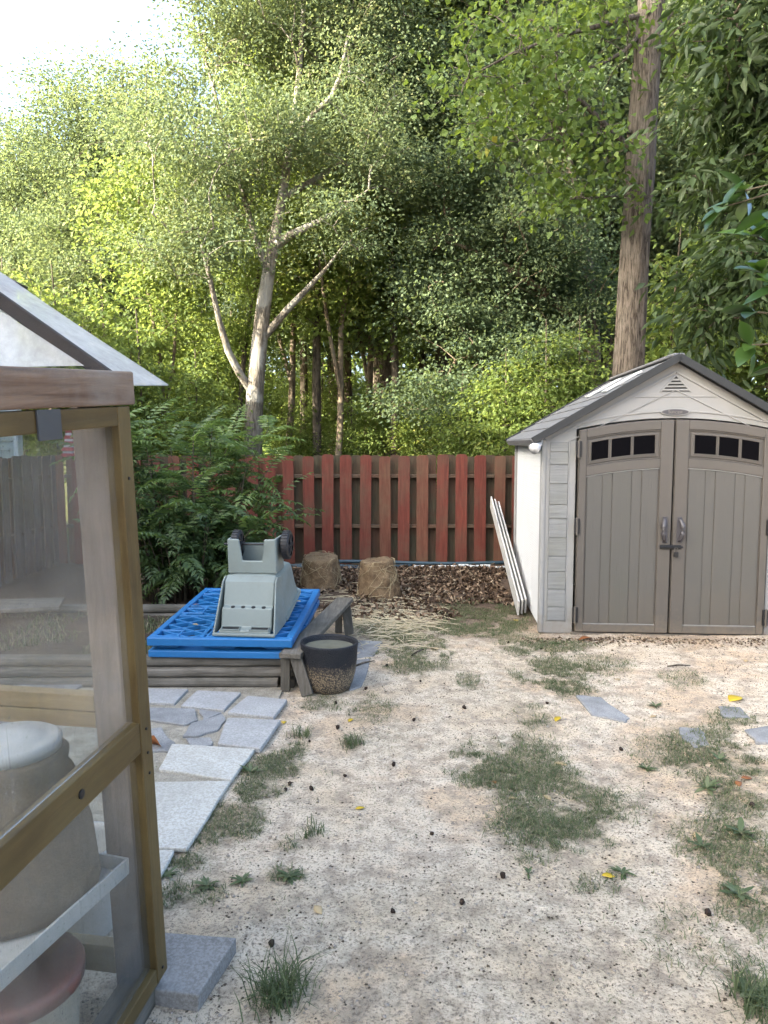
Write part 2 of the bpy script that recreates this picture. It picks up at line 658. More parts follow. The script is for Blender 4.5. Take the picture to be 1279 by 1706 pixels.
m, nt, out = mat_new('milky_roof_sheet')
v = coords(nt)
n1 = noise(nt, v, 5, 8, .72)
n2 = noise(nt, v, 45, 5, .7)
tr = nd(nt, 'ShaderNodeBsdfTransparent')
tl = nd(nt, 'ShaderNodeBsdfTranslucent')
tl.inputs[0].default_value = (.90, .90, .90, 1)
df = nd(nt, 'ShaderNodeBsdfDiffuse')
df.inputs[0].default_value = (.80, .80, .80, 1)
m1 = nd(nt, 'ShaderNodeMixShader')
m1.inputs[0].default_value = .35
nt.links.new(tl.outputs[0], m1.inputs[1])
nt.links.new(df.outputs[0], m1.inputs[2])
m2 = nd(nt, 'ShaderNodeMixShader')
fa = math_n(nt, 'ADD', math_n(nt, 'MULTIPLY', n1, .55), math_n(nt, 'MULTIPLY', n2, .3))
nt.links.new(math_n(nt, 'ADD', fa, .02), m2.inputs[0])
nt.links.new(tr.outputs[0], m2.inputs[1])
nt.links.new(m1.outputs[0], m2.inputs[2])
nt.links.new(m2.outputs[0], out.inputs[0])
M['roof_sheet'] = m


m, nt, out = mat_new('clear_roof_sheet')
v = coords(nt)
tr = nd(nt, 'ShaderNodeBsdfTransparent')
df = nd(nt, 'ShaderNodeBsdfDiffuse')
df.inputs[0].default_value = (.6, .6, .6, 1)
m2 = nd(nt, 'ShaderNodeMixShader')
nt.links.new(math_n(nt, 'MULTIPLY', noise(nt, v, 8, 6, .7), .02), m2.inputs[0])
nt.links.new(tr.outputs[0], m2.inputs[1])
nt.links.new(df.outputs[0], m2.inputs[2])
nt.links.new(m2.outputs[0], out.inputs[0])
M['clear_sheet'] = m


def stone(name, a, b, spec_col, sc=6, bs=.5, speck=.5):
    m, nt, out = mat_new(name)
    v = coords(nt)
    n1 = noise(nt, v, sc, 6, .65, .4)
    n2 = noise(nt, v, sc * 22, 4, .7)
    c = ramp(nt, n1, [(.35, a), (.65, b)])
    c = mixc(nt, math_n(nt, 'MULTIPLY', ramp(nt, n2, [(.42, (1, 1, 1)), (.56, (0, 0, 0))]), speck), c, spec_col)
    hgh = math_n(nt, 'ADD', n1, math_n(nt, 'MULTIPLY', n2, .25))
    principled(nt, out, c, .85, bump(nt, hgh, bs, .012), .25)
    return m


M['slate'] = stone('blue_grey_flagstone', (.155, .152, .150), (.27, .265, .258), (.10, .096, .09))
M['paver'] = stone('grey_paver', (.27, .262, .25), (.35, .34, .325), (.19, .18, .165), 4, .4, .6)
M['pale_slab'] = stone('pale_granite_slab', (.361, .344, .303), (.443, .426, .385), (.262, .246, .213), 4, .35, .7)
M['grey_slab'] = stone('grey_concrete_slab', (.125, .115, .105), (.18, .168, .155), (.25, .24, .225), 5, .25, .6)
M['patio_bed'] = stone('patio_soil', (.209, .182, .138), (.396, .352, .286), (.110, .094, .066), 12, .8, .7)
M['pebble'] = stone('pebbles', (.235, .192, .148), (.360, .313, .266), (.172, .137, .109), 2, .2, .3)
M['crumb'] = simple('dark_crumbs', (.090, .068, .050), .95, 0, .1, 20, .6)

M['blue'] = plastic('blue_plastic', (.008, .12, .31), .1, .42, (.04, .12, .24), .25, 3)
M['cart'] = plastic('grey_green_plastic', (.165, .195, .185), .10, .5, (.11, .105, .08), .5, 5)
M['tyre'] = simple('tyre_plastic', (.015, .015, .017), .6)
m, nt, out = mat_new('glazed_planter')
v = coords(nt, rand=False)
sep = nt.nodes.new('ShaderNodeSeparateXYZ')
nt.links.new(v, sep.inputs[0])
vo = nd(nt, 'ShaderNodeTexVoronoi')
vo.inputs['Scale'].default_value = 110
nt.links.new(v, vo.inputs['Vector'])
spec = ramp(nt, vo.outputs['Distance'], [(.25, (.25, .19, .12)), (.6, (.05, .042, .036))])
edge = math_n(nt, 'ADD', sep.outputs['Z'], math_n(nt, 'MULTIPLY', math_n(nt, 'SUBTRACT', noise(nt, v, 26, 6, .7), .5), .16))
mr = nd(nt, 'ShaderNodeMapRange')
nt.links.new(edge, mr.inputs[0])
mr.inputs[1].default_value = .135
mr.inputs[2].default_value = .20
c = mixc(nt, mr.outputs[0], spec, (.014, .015, .018))
principled(nt, out, c, .6, bump(nt, vo.outputs['Distance'], .5, .006), .2)
M['planter'] = m
m, nt, out = mat_new('murky_water')
v = coords(nt)
principled(nt, out, mixc(nt, noise(nt, v, 20, 4), (.10, .10, .075), (.17, .165, .13)), .08, bump(nt, noise(nt, v, 12, 2), .06, .004), .5)
M['water'] = m
M['rootball'] = stone('matted_roots', (.135, .083, .044), (.281, .192, .109), (.052, .034, .021), 14, 1.0, .85)
M['root_fibre'] = simple('root_fibre', (.346, .269, .158), .85)
M['straw'] = simple('straw', (.475, .400, .265), .8, 0, .2, 9, .55)
M['litter'] = leaf_mat('brown_leaf_litter', [(.0, (.030, .020, .014)), (.35, (.086, .056, .038)), (.65, (.163, .107, .072)), (.9, (.276, .204, .138)), (1, (.347, .286, .204))], (.204, .102, .041), .1, .8, .15)
M['white_wood'] = wood('white_painted_board', (.440, .424, .400), (.544, .528, .504), 1, 1, .6, (.320, .304, .264), .4, 8, .15, .05)
M['pipe'] = simple('blue_green_pipe', (.031, .059, .076), .45)
M['white_edge'] = simple('white_edging', (.52, .53, .52), .6, 0, .3, 14, .5)
M['yellow_leaf'] = simple('yellow_leaf', (.46, .31, .025), .6, 0, .3, 30, .5)
M['tan_leaf'] = simple('tan_leaf', (.42, .30, .16), .7, 0, .3, 30, .5)
M['rust_leaf'] = simple('rust_leaf', (.24, .085, .028), .7, 0, .3, 30, .5)
M['seedball'] = simple('seed_ball', (.036, .024, .018), .9, 0, .15, 40, .6)
M['red_paint'] = simple('red_paint', (.30, .025, .03), .6, 0, .3, 10, .3)
M['pale_paint'] = simple('pale_paint', (.55, .50, .5), .6, 0, .3, 10, .2)
M['house'] = simple('white_vinyl_siding', (.72, .72, .70), .6, 0, .3, 3, .08)
M['house_roof'] = simple('asphalt_shingle', (.10, .095, .09), .9, 0, .2, 40, .5)
M['window_glass'] = simple('window_glass', (.02, .025, .03), .05, 0, .5, 3, .1, .01)
M['sack'] = stone('brown_bin', (.074, .054, .035), (.115, .090, .061), (.045, .032, .022), 8, .6, .6)
M['lid_white'] = plastic('white_lid', (.336, .342, .336), .08, .5, (.224, .224, .213), .4, 4)
M['red_lid'] = plastic('dull_red_lid', (.119, .038, .032), .1, .5, (.140, .091, .077), .5, 5)
M['tan_bucket'] = plastic('tan_bucket', (.294, .259, .210), .1, .5, (.210, .182, .140), .4, 5)

GRASS_ST = [(0, (.045, .06, .028)), (.4, (.09, .115, .055)), (.7, (.13, .15, .075)), (.88, (.21, .19, .11)), (1, (.30, .25, .17))]
M['grass'] = leaf_mat('grass_blade', GRASS_ST, (.14, .2, .05), .35, .6, .2)
M['weed'] = leaf_mat('weed_leaf', [(0, (.051, .072, .034)), (.5, (.089, .119, .055)), (1, (.162, .178, .093))], (.136, .204, .043), .35, .5, .3)
M['oak_leaf'] = leaf_mat('oak_leaf', [(0, (.048, .075, .044)), (.5, (.088, .123, .063)), (.85, (.132, .163, .075)), (1, (.194, .189, .088))], (.264, .317, .106), .40)
M['maple_leaf'] = leaf_mat('maple_leaf', [(0, (.045, .072, .042)), (.5, (.085, .118, .062)), (.9, (.13, .16, .075)), (1, (.20, .195, .09))], (.24, .30, .09), .40)
M['poplar_leaf'] = leaf_mat('poplar_leaf', [(0, (.045, .081, .020)), (.5, (.077, .122, .032)), (.93, (.108, .149, .036)), (1, (.360, .261, .027))], (.216, .288, .036), .44)
M['wood_leaf'] = leaf_mat('woodland_leaf', [(0, (.055, .09, .025)), (.5, (.105, .15, .042)), (.9, (.16, .20, .055)), (1, (.24, .23, .07))], (.36, .43, .09), .48)
M['hickory_leaf'] = leaf_mat('hickory_leaf', [(0, (.020, .037, .015)), (.5, (.040, .063, .024)), (.9, (.063, .090, .034)), (1, (.087, .113, .043))], (.093, .146, .020), .36, .5, .25)
M['glossy_leaf'] = leaf_mat('glossy_leaf', [(0, (.011, .032, .011)), (.5, (.023, .054, .016)), (1, (.054, .099, .018))], (.108, .198, .018), .28, .28, .6)
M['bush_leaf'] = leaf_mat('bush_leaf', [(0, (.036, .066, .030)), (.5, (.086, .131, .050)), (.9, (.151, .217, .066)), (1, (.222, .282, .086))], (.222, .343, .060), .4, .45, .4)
M['bark_oak'] = bark('pale_oak_bark', (.072, .060, .047), (.187, .162, .132), (.289, .276, .246), 9, .9)
M['bark_poplar'] = bark('furrowed_bark', (.026, .020, .015), (.131, .109, .090), (.143, .128, .112), 15, 1.0, .3)
M['bark_dark'] = bark('dark_bark', (.038, .030, .022), (.111, .089, .068), None, 7, .7)
M['bark_brown'] = bark('brown_bark', (.060, .043, .029), (.170, .128, .089), (.221, .187, .145), 7, .7, .4)
M['stem'] = simple('shrub_stem', (.07, .055, .035), .8)

# ------------------------------------------------------------------ ground
# worn grassy spots: photo pixel centre and radii, density
PATCH = [(850, 1268, 95, 50, 1), (925, 1335, 105, 65, 1), (880, 1395, 80, 45, .9), (800, 1275, 55, 30, .6), (960, 1390, 70, 40, .6), (1200, 1262, 95, 55, 1), (1240, 1345, 60, 60, .8), (1240, 1430, 65, 60, 1.0), (1245, 1520, 55, 60, .9),
         (1262, 1640, 45, 80, .8), (1170, 1395, 60, 40, .5), (930, 1125, 75, 32, 1), (905, 1075, 85, 18, .8), (800, 1030, 80, 32, 1), (690, 1078, 80, 40, .8), (640, 1050, 60, 30, .5), (475, 1262, 42, 28, 1.1), (430, 1300, 45, 38, 1.1),
         (385, 1365, 60, 48, 1.0), (320, 1430, 55, 32, 1), (272, 1292, 32, 16, 1.1), (255, 1268, 18, 22, 1.2), (588, 1232, 26, 16, .9), (490, 1408, 48, 18, .7), (475, 1460, 34, 16, .8), (340, 1490, 40, 22, .7), (290, 1490, 22, 30, 1),
         (300, 1205, 55, 14, .8), (345, 1220, 36, 12, .9), (400, 1246, 46, 8, .8), (320, 1178, 16, 10, .7), (1000, 1470, 60, 26, .35), (1100, 1250, 50, 40, .3), (780, 1135, 22, 14, .5), (1000, 1110, 60, 22, .35), (1130, 1135, 50, 18, .3),
         (1150, 1560, 80, 60, .2), (620, 1180, 40, 25, .4), (540, 1170, 40, 16, .5), (1040, 1330, 50, 40, .25), (880, 1190, 40, 24, .6), (1225, 1200, 50, 16, .6)]


def axis(parts):
    out = []
    for a, b, s in parts:
        out += list(np.arange(a, b - 1e-6, s))
    out.append(parts[-1][1])
    return np.array(out)


gx = axis([(-160, -40, 12), (-40, -8, 2), (-8, -3, .25), (-3, -1, .05), (-1, 2.2, .022), (2.2, 4.5, .06), (4.5, 8, .25), (8, 40, 2), (40, 160, 12)])
gy = axis([(-60, -4, 4), (-4, 1, .3), (1, 4.6, .022), (4.6, 7, .04), (7, 10, .07), (10, 14, .3), (14, 40, 2), (40, 220, 12)])
XX, YY = np.meshgrid(gx, gy)
ZZ = hgt(XX, YY) + np.where((YY > .9) & (YY < 10), (vnoise(XX * 24, YY * 24, 5) - .5) * .006 + (vnoise(XX * 47, YY * 47, 6) ** 3) * .006, 0)
nx, ny = len(gx), len(gy)
ii = np.arange(nx * ny).reshape(ny, nx)
F = np.stack([ii[:-1, :-1].ravel(), ii[:-1, 1:].ravel(), ii[1:, 1:].ravel(), ii[1:, :-1].ravel()], 1)
gm = np_mesh('ground', np.stack([XX.ravel(), YY.ravel(), ZZ.ravel()], 1), F, M['ground'], True)
veg = np.zeros(XX.shape)
for cx, cy, rx, ry, dn in PATCH:
    c0, e1, e3 = G(cx, cy), G(cx + rx, cy), G(cx, cy - ry)
    d2 = ((XX - c0.x) / (e1.x - c0.x)) ** 2 + ((YY - c0.y) / (e3.y - c0.y)) ** 2
    veg = np.maximum(veg, dn * np.clip(1.35 - d2 - (vnoise(XX * 5, YY * 5, 20) < .45) * .5, 0, 1))
veg = np.clip(veg + .35 * np.clip(vnoise(XX * 1.3, YY * 1.3, 71) - .55, 0, 1) * 2 * ((YY > 1) & (YY < 9)), 0, 1)
at = gm.attributes.new('veg', 'FLOAT', 'POINT')
at.data.foreach_set('value', veg.ravel().astype(np.float32))
tag(obj('ground', gm), 'pale sandy bare ground of the back yard', None, None, 'structure')

# ------------------------------------------------------------------ fences
FTOP = 1.46


def picket_mesh(name, w, h, t, mat, ear=.035):
    pts = [(-w / 2, 0), (w / 2, 0), (w / 2, h - ear)]
    for k in range(1, 4):
        a = k / 4 * math.pi / 2
        pts.append((w / 2 - ear + ear * math.cos(a), h - ear + ear * math.sin(a)))
    pts.append((w / 2 - ear, h))
    pts.append((-w / 2 + ear, h))
    for k in range(3, 0, -1):
        a = k / 4 * math.pi / 2
        pts.append((-w / 2 + ear - ear * math.cos(a), h - ear + ear * math.sin(a)))
    pts.append((-w / 2, h - ear))
    mb = MB().prism(pts, -t / 2, t / 2)
    return new_mesh(name, mb.v, mb.f, mat)


PK = {k: [picket_mesh('picket', .138 + .006 * i, 1.40 + .006 * i, .017, M[k], .03 + .006 * i) for i in range(3)]
      for k in ('fence_red', 'fence_faded', 'fence_back', 'fence_grey')}


def picket(root, kind, x, y, rz=0):
    o = obj('picket', PK[kind][random.randrange(3)], root)
    o.location = (x, y, .05 + random.uniform(-.012, .012))
    o.rotation_euler = (0, R(random.uniform(-.5, .5)), rz + R(random.uniform(-1, 1)))
    return o


def fence(root, length, x0, kinds_front, kinds_back, rail_mat):
    n = int(length / .246)
    for i in range(n):
        x = x0 + i * .246 + random.uniform(-.012, .012)
        picket(root, kinds_front(x), x, -.055)
        picket(root, kinds_back(x), x + .123, .055)
    for z in (.54, 1.19):
        k = x0 - .1
        while k < x0 + length:
            e = min(k + 2.44, x0 + length)
            MB().box(k + .002, e - .002, -.042, .042, z - .022, z + .022).build('rail', rail_mat, root, .004)
            MB().box(e - .05, e + .04, .066, .15, -.2, 1.4).build('post', rail_mat, root, .005) if z < 1 else None
            k = e


bf = empty('picket_fence', (0, 9.56, 0), (0, 0, 0), 'red stained shadowbox picket fence across the back of the yard', 'fence')
fence(bf, 11.7, -4.42, lambda x: 'fence_red' if random.random() < (.95 if x < 0 else .8) else 'fence_faded',
      lambda x: ('fence_back' if random.random() < (.35 if x < -.9 else .9) else 'fence_faded'), M['fence_rail'])
lf = empty('picket_fence', (-4.28, 9.45, 0), (0, 0, R(-90)), 'greyed picket fence along the left side, behind the greenhouse sheet', 'fence')
fence(lf, 9.8, -.12, lambda x: 'fence_grey' if random.random() < .7 else 'fence_faded', lambda x: 'fence_grey', M['fence_rail'])

# ------------------------------------------------------------------ garden shed
SH = empty('garden_shed', (2.38, 6.10, .0), (0, 0, R(-4.2)), 'grey resin garden shed with double taupe doors and dark gable roof', 'shed')
HW, DEP, EV, RG = 1.05, 2.1, 1.66, 2.27


def zt(x):
    return 1.80 - .085 * (abs(x) / .77) ** 2


def zs(off):
    return lambda x: zt(x) + off


# front wall frame with arched opening
pts = [(-HW, 0), (-.785, 0), (-.785, zt(.785) + .01)]
xs = np.linspace(-.77, .77, 15)
pts += [(float(x), zt(x) + .012) for x in xs]
pts += [(.785, zt(.785) + .01), (.785, 0), (HW, 0), (HW, EV), (0, RG), (-HW, EV)]
MB().prism(pts, .0, .05).build('front_wall', M['siding'], SH, .004)
sw = MB()
for s in (-1, 1):
    for k in range(3):
        y0 = .052 + k * (DEP - .06) / 3
        y1 = .052 + (k + 1) * (DEP - .06) / 3 - .006
        x0, x1 = (-HW + .004, -HW + .05) if s < 0 else (HW - .05, HW - .004)
        MB().box(x0, x1, y0, y1, .02, EV - .01).build('side_panel', M['siding_lit'], SH, .008)
MB().prism([(-HW, 0), (HW, 0), (HW, EV), (0, RG), (-HW, EV)], DEP, DEP + .05).build('back_wall', M['siding_lit'], SH, .004)
# rounded corner posts
for s in (-1, 1):
    for y in (.0, DEP):
        MB().box(s * HW - .022, s * HW + .022, y - .012 if y == 0 else y, y + .06, .0, EV - .02).build('corner_post', M['siding'], SH, .014, seg=3)
# textured blocks up both pilasters
for s in (-1, 1):
    z = .11
    k = 0
    while z < 1.60:
        h = (.165 if k % 3 else .12) + random.uniform(-.015, .015)
        h = min(h, 1.62 - z)
        if h < .05:
            break
        MB().box(s * .925 - .075, s * .925 + .075, -.012, .004, z, z + h - .004).build('textured_block', M['quoin'], SH, .004)
        z += h
        k += 1
    for dx in (-.083, .083):
        MB().box(s * .925 + dx - .006, s * .925 + dx + .006, -.006, .003, .10, 1.63).build('pilaster_trim', M['siding'], SH, .002)
# sill under the doors
MB().box(-.80, .80, -.03, .045, -.03, .016).build('door_sill', M['door_trim'], SH, .006)
# gable mouldings
sl = (RG - EV) / HW
for s in (-1, 1):
    for off, w, pr in ((.075, .014, .010), (.20, .008, .007)):
        a = Vector((s * (HW - off * .55 - .02), -pr / 2, EV - off * .42 + .012))
        b = Vector((s * .004, -pr / 2, RG - off * 1.15))
        MB().bar(a, b, pr + .004, w, (0, 0, 1)).build('gable_moulding', M['siding'], SH, .002)
xs = np.linspace(-.93, .93, 21)
MB().band(xs, lambda x: zt(x) + .075 - .02 * (x / .9) ** 2, lambda x: zt(x) + .062 - .02 * (x / .9) ** 2, -.009, .003).build('arch_moulding', M['siding'], SH, .002)
MB().band(np.linspace(-.33, .33, 9), lambda x: 1.992 - .02 * x * x, lambda x: 1.984 - .02 * x * x, -.007, .003).build('arch_moulding', M['siding'], SH, .002)
# triangular louvred vent
VZ, VH, VW = 2.035, .105, .21
MB().prism([(-VW / 2 - .012, VZ - .006), (VW / 2 + .012, VZ - .006), (0, VZ + VH + .012)], -.004, .002).build('vent_shade_plate', M['black'], SH)  # black plate stands in for the shade behind the slats
for k in range(4):
    z0 = VZ + k * .027
    w0 = VW / 2 * (1 - (z0 - VZ) / VH) + .01
    w1 = VW / 2 * (1 - (z0 + .014 - VZ) / VH) + .01
    MB().prism([(-w0, z0), (w0, z0), (w1, z0 + .014), (-w1, z0 + .014)], -.014, -.005).build('vent_slat', M['siding'], SH, .001)
for a, b in (((-VW / 2 - .016, VZ - .01), (0, VZ + VH + .018)), ((VW / 2 + .016, VZ - .01), (0, VZ + VH + .018))):
    MB().bar((a[0], -.006, a[1]), (b[0], -.006, b[1]), .012, .009).build('vent_trim', M['siding'], SH, .002)
# raised oval emblem with its lettering
EZ = zt(0) + .062
ov = [(.118 * math.cos(t) * (1 if abs(math.cos(t)) < .95 else 1), EZ + .030 * math.sin(t)) for t in np.linspace(0, 2 * math.pi, 29)[:-1]]
em = MB().prism(ov, -.016, .002).build('emblem', M['siding'], SH, .003)
ov2 = [(.106 * math.cos(t), EZ + .0225 * math.sin(t)) for t in np.linspace(0, 2 * math.pi, 29)[:-1]]
MB().prism(ov2, -.0185, -.014).build('emblem_plate', M['handle'], em, .001)
tc = bpy.data.curves.new('emblem_text', 'FONT')
tc.body = 'Suncast'
tc.size = .038
tc.align_x = 'CENTER'
tc.align_y = 'CENTER'
tc.extrude = .0012
tob = bpy.data.objects.new('tmp_text', tc)
COL.objects.link(tob)
bpy.context.view_layer.update()
tm = bpy.data.meshes.new_from_object(tob.evaluated_get(bpy.context.evaluated_depsgraph_get()))
bpy.data.objects.remove(tob, do_unlink=True)
tm.materials.clear()
tm.materials.append(M['siding'])
to = obj('lettering', tm, em)
to.location = (0, -.0197, EZ)
to.rotation_euler = (math.pi / 2, 0, 0)

# doors
for s in (-1, 1):
    D = MB().band(np.linspace(s * .768, s * .006, 9) if s < 0 else np.linspace(.006, .768, 9), zs(0), lambda x: .022, -.022, .03).build('door', M['door_trim'], SH, .003)

    def seg(a, b, n=8):
        return np.linspace(a, b, n) if s > 0 else np.linspace(-b, -a, n)
    fy0, fy1 = -.040, -.0215
    # stiles and rails stand proud of the leaf
    MB().band(seg(.708, .764, 3), zs(-.004), lambda x: .026, fy0, fy1).build('door_stile', M['door_trim'], D, .004)
    MB().band(seg(.010, .112, 3), zs(-.004), lambda x: .026, fy0, fy1).build('door_stile', M['door_trim'], D, .004)
    MB().band(seg(.1125, .7075), zs(-.004), zs(-.078), fy0, fy1).build('door_rail', M['door_trim'], D, .004)
    MB().band(seg(.1125, .7075), zs(-.318), zs(-.392), fy0, fy1).build('door_rail', M['door_trim'], D, .004)
    MB().band(seg(.1125, .7075, 3), lambda x: .088, lambda x: .026, fy0, fy1).build('door_rail', M['door_trim'], D, .004)
    # bead round the recesses
    for za, zb in ((-.080, -.088), (-.308, -.316), (-.394, -.402)):
        MB().band(seg(.114, .706), zs(za), zs(zb), -.034, -.0215).build('door_bead', M['siding'] if za == -.394 else M['door_trim'], D, .002)
    MB().band(seg(.114, .706, 3), lambda x: .098, lambda x: .090, -.034, -.0215).build('door_bead', M['siding'], D, .002)
    # window with three dark panes
    W = MB().band(seg(.13, .69), zs(-.105), zs(-.298), -.033, -.0215).build('window_frame', M['door_trim'], D, .004)
    for (a, b) in ((.158, .328), (.352, .506), (.532, .668)):
        MB().band(seg(a, b, 5), zs(-.122), zs(-.272), -.0355, -.030).build('pane', M['dark_glass'], W, .008)
        MB().band(seg(a - .009, b + .009, 5), zs(-.113), zs(-.1205), -.038, -.030).build('pane_bead', M['door_trim'], W, .002)
        MB().band(seg(a - .009, b + .009, 5), zs(-.2735), zs(-.281), -.038, -.030).build('pane_bead', M['door_trim'], W, .002)
        for e in (a - .009, b + .0015):
            MB().band(seg(e, e + .0075, 2), zs(-.1215), zs(-.2725), -.038, -.030).build('pane_bead', M['door_trim'], W, .002)
    # five upright planks
    cuts = [.122, .255, .335, .492, .572, .698]
    for a, b in zip(cuts[:-1], cuts[1:]):
        wide = b - a > .1
        MB().band(seg(a + .002, b - .002, 4), zs(-.404), lambda x: .100, -.030 if wide else -.026, -.0215).build('door_plank', M['door'], D, .003)
    # hinges
    for z in (.17, .92, 1.56):
        h = MB().box(s * .772 - .022, s * .772 + .022, -.056, -.03, z - .065, z + .065).build('hinge', M['black'], D, .005)
        MB().lathe([(.009, z - .075), (.009, z + .075)], 10, Matrix.Translation((s * .775, -.056, 0))).build('hinge_pin', M['door_trim'], h)
    # bowed grab handle
    hp = []
    for k in range(11):
        t = k / 10
        hp.append((s * .058 + s * .022 * math.sin(math.pi * t), -.045 - .038 * math.sin(math.pi * t), .80 + .19 * t))
    hd = MB().tube(hp, [.014 + .008 * math.sin(math.pi * k / 10) for k in range(11)], 10).build('handle', M['handle'], D, smooth=True)
    MB().box(s * .058 - .022, s * .058 + .022, -.047, -.0405, .785, 1.005).build('handle_plate', M['handle'], hd, .003)
# slide bolt and padlock
B = MB().box(-.095, .012, -.050, -.0405, .735, .772).build('slide_bolt', M['black'], SH, .003)
MB().box(.016, .075, -.050, -.0405, .735, .772).build('bolt_keeper', M['black'], B, .003)
MB().tube([(-.10, -.058, .754), (.088, -.058, .754)], .007, 10).build('bolt_rod', M['black'], B)
pl = MB().box(.012, .048, -.078, -.058, .672, .715).build('padlock', M['black'], B, .006)
MB().tube([(.02, -.068, .712), (.02, -.068, .745), (.03, -.068, .758), (.04, -.068, .745), (.04, -.068, .712)], .0035, 8).build('shackle', M['door_trim'], pl)
# roof
ang = math.atan2(RG - EV, HW)
OV = .10
for s in (-1, 1):
    L = math.hypot(HW, RG - EV) + OV
    # local frame: origin at ridge, running down the slope
    dx, dz = s * math.cos(ang), -math.sin(ang)
    nx_, nz_ = s * math.sin(ang), math.cos(ang)

    def rp(u, y, w):
        return (u * dx + w * nx_, y, RG + .012 + u * dz + w * nz_)

    def rslab(name, u0, u1, y0, y1, w0, w1, mat, w0b=None, w1b=None, parent=SH, bev=.003):
        w0b = w0 if w0b is None else w0b
        w1b = w1 if w1b is None else w1b
        vs = [rp(u0, y0, w0), rp(u1, y0, w0b), rp(u1, y1, w0b), rp(u0, y1, w0), rp(u0, y0, w1), rp(u1, y0, w1b), rp(u1, y1, w1b), rp(u0, y1, w1)]
        fs = [(0, 3, 2, 1), (4, 5, 6, 7), (0, 1, 5, 4), (1, 2, 6, 5), (2, 3, 7, 6), (3, 0, 4, 7)]
        if s < 0:
            fs = [f[::-1] for f in fs]
        return MB().add(vs, fs).build(name, mat, parent, bev)
    rs = rslab('roof_panel', .0, L, -.07, DEP + .10, 0, .022, M['roof'])
    n = 7
    for k in range(n):
        u0 = .03 + k * (L - .03) / n
        u1 = .03 + (k + 1) * (L - .03) / n + (.012 if k < n - 1 else .008)
        yy = -.06
        while yy < DEP + .07:
            w = random.uniform(.22, .36)
            rslab('shingle', u0, u1, yy, min(yy + w, DEP + .09) - .004, .0225, .027, M['roof'], .0225, .036, rs, .002)
            yy += w
    rslab('rake_trim', -.015, L + .012, -.098, -.062, -.018, .042, M['roof_trim'])
    rslab('rake_trim', -.015, L + .012, DEP + .09, DEP + .12, -.035, .046, M['roof_trim'])
    rslab('eave_trim', L + .001, L + .02, -.06, DEP + .088, -.03, .030, M['roof'] if s < 0 else M['roof_trim'])
    if s < 0:
        for y0, u0 in ((.40, .16), (1.15, .16)):
            rslab('skylight', u0, u0 + .36, y0, y0 + .17, .028, .050, M['skylight'], .034, .058, rs, .012)
MB().box(-.05, .05, -.062, DEP + .09, RG + .034, RG + .062).build('ridge_cap', M['roof'], SH, .012)
# flood lamp under the eave
Lm = MB().lathe([(.012, 0), (.02, .01), (.02, .03), (.035, .05), (.046, .10), (.046, .108)], 16,
                Matrix.Translation((-HW - .03, -.03, EV - .055)) @ Euler((R(115), R(10), R(-40))).to_matrix().to_4x4()).build('flood_lamp', M['lamp_white'], SH, smooth=True)
MB().tube([(-HW - .02, -.01, EV - .02), (-HW - .03, -.03, EV - .06)], .01, 8).build('lamp_arm', M['lamp_white'], Lm)

# white boards propped between the shed wall and the fence
for i in range(3):
    a = Vector((1.255 + i * .042, 6.78 + i * .05, .075))
    b = Vector((1.36 + i * .046, 9.36, .87 - .03 * i))
    o = MB().bar(a, b, .017, .15).build('white_board', M['white_wood'], None, .002)
    tag(o, ['white board propped along the shed wall, outermost from the shed', 'white board propped along the shed wall, middle of the three',
            'white board propped along the shed wall, nearest the siding'][i], 'board', 'white boards leaning by the shed')

# ------------------------------------------------------------------ pipes and edging at the fence foot
for i, (x0, x1, y, z) in enumerate(((-1.05, 1.62, 9.40, .085), (-1.2, .35, 9.33, .05), (-1.15, .2, 9.25, .045))):
    mb = MB().tube([(x0 + (x1 - x0) * t, y + .02 * math.sin(5 * t + i), z + .012 * math.sin(7 * t)) for t in np.linspace(0, 1, 14)], .022, 10)
    tag(mb.build('pipe', M['pipe'], None, smooth=True), ['longest blue green pipe along the fence foot, touching the pickets', 'blue green pipe lying second from the fence, behind the root balls',
        'blue green pipe lying farthest from the fence, behind the root balls'][i], 'pipe', 'pipes at the fence foot')
e = MB()
for k in range(9):
    e.box(.38 + k * .14, .50 + k * .14 + .018, 9.24, 9.31, -.02, .075 + random.uniform(-.02, .015))
tag(e.build('edging_strip', M['white_edge'], None, .012), 'broken white edging strip at the foot of the fence', 'edging')

# ------------------------------------------------------------------ raised bed of landscape timbers
BX0, BX1, BY0, BY1 = -3.55, -.60, 4.74, 6.42
RB = empty('raised_bed', ((BX0 + BX1) / 2, BY0, 0), (0, 0, 0), 'raised garden bed of stacked weathered timbers under the blue pallet', 'garden bed')
ox, oy = RB.location.x, RB.location.y


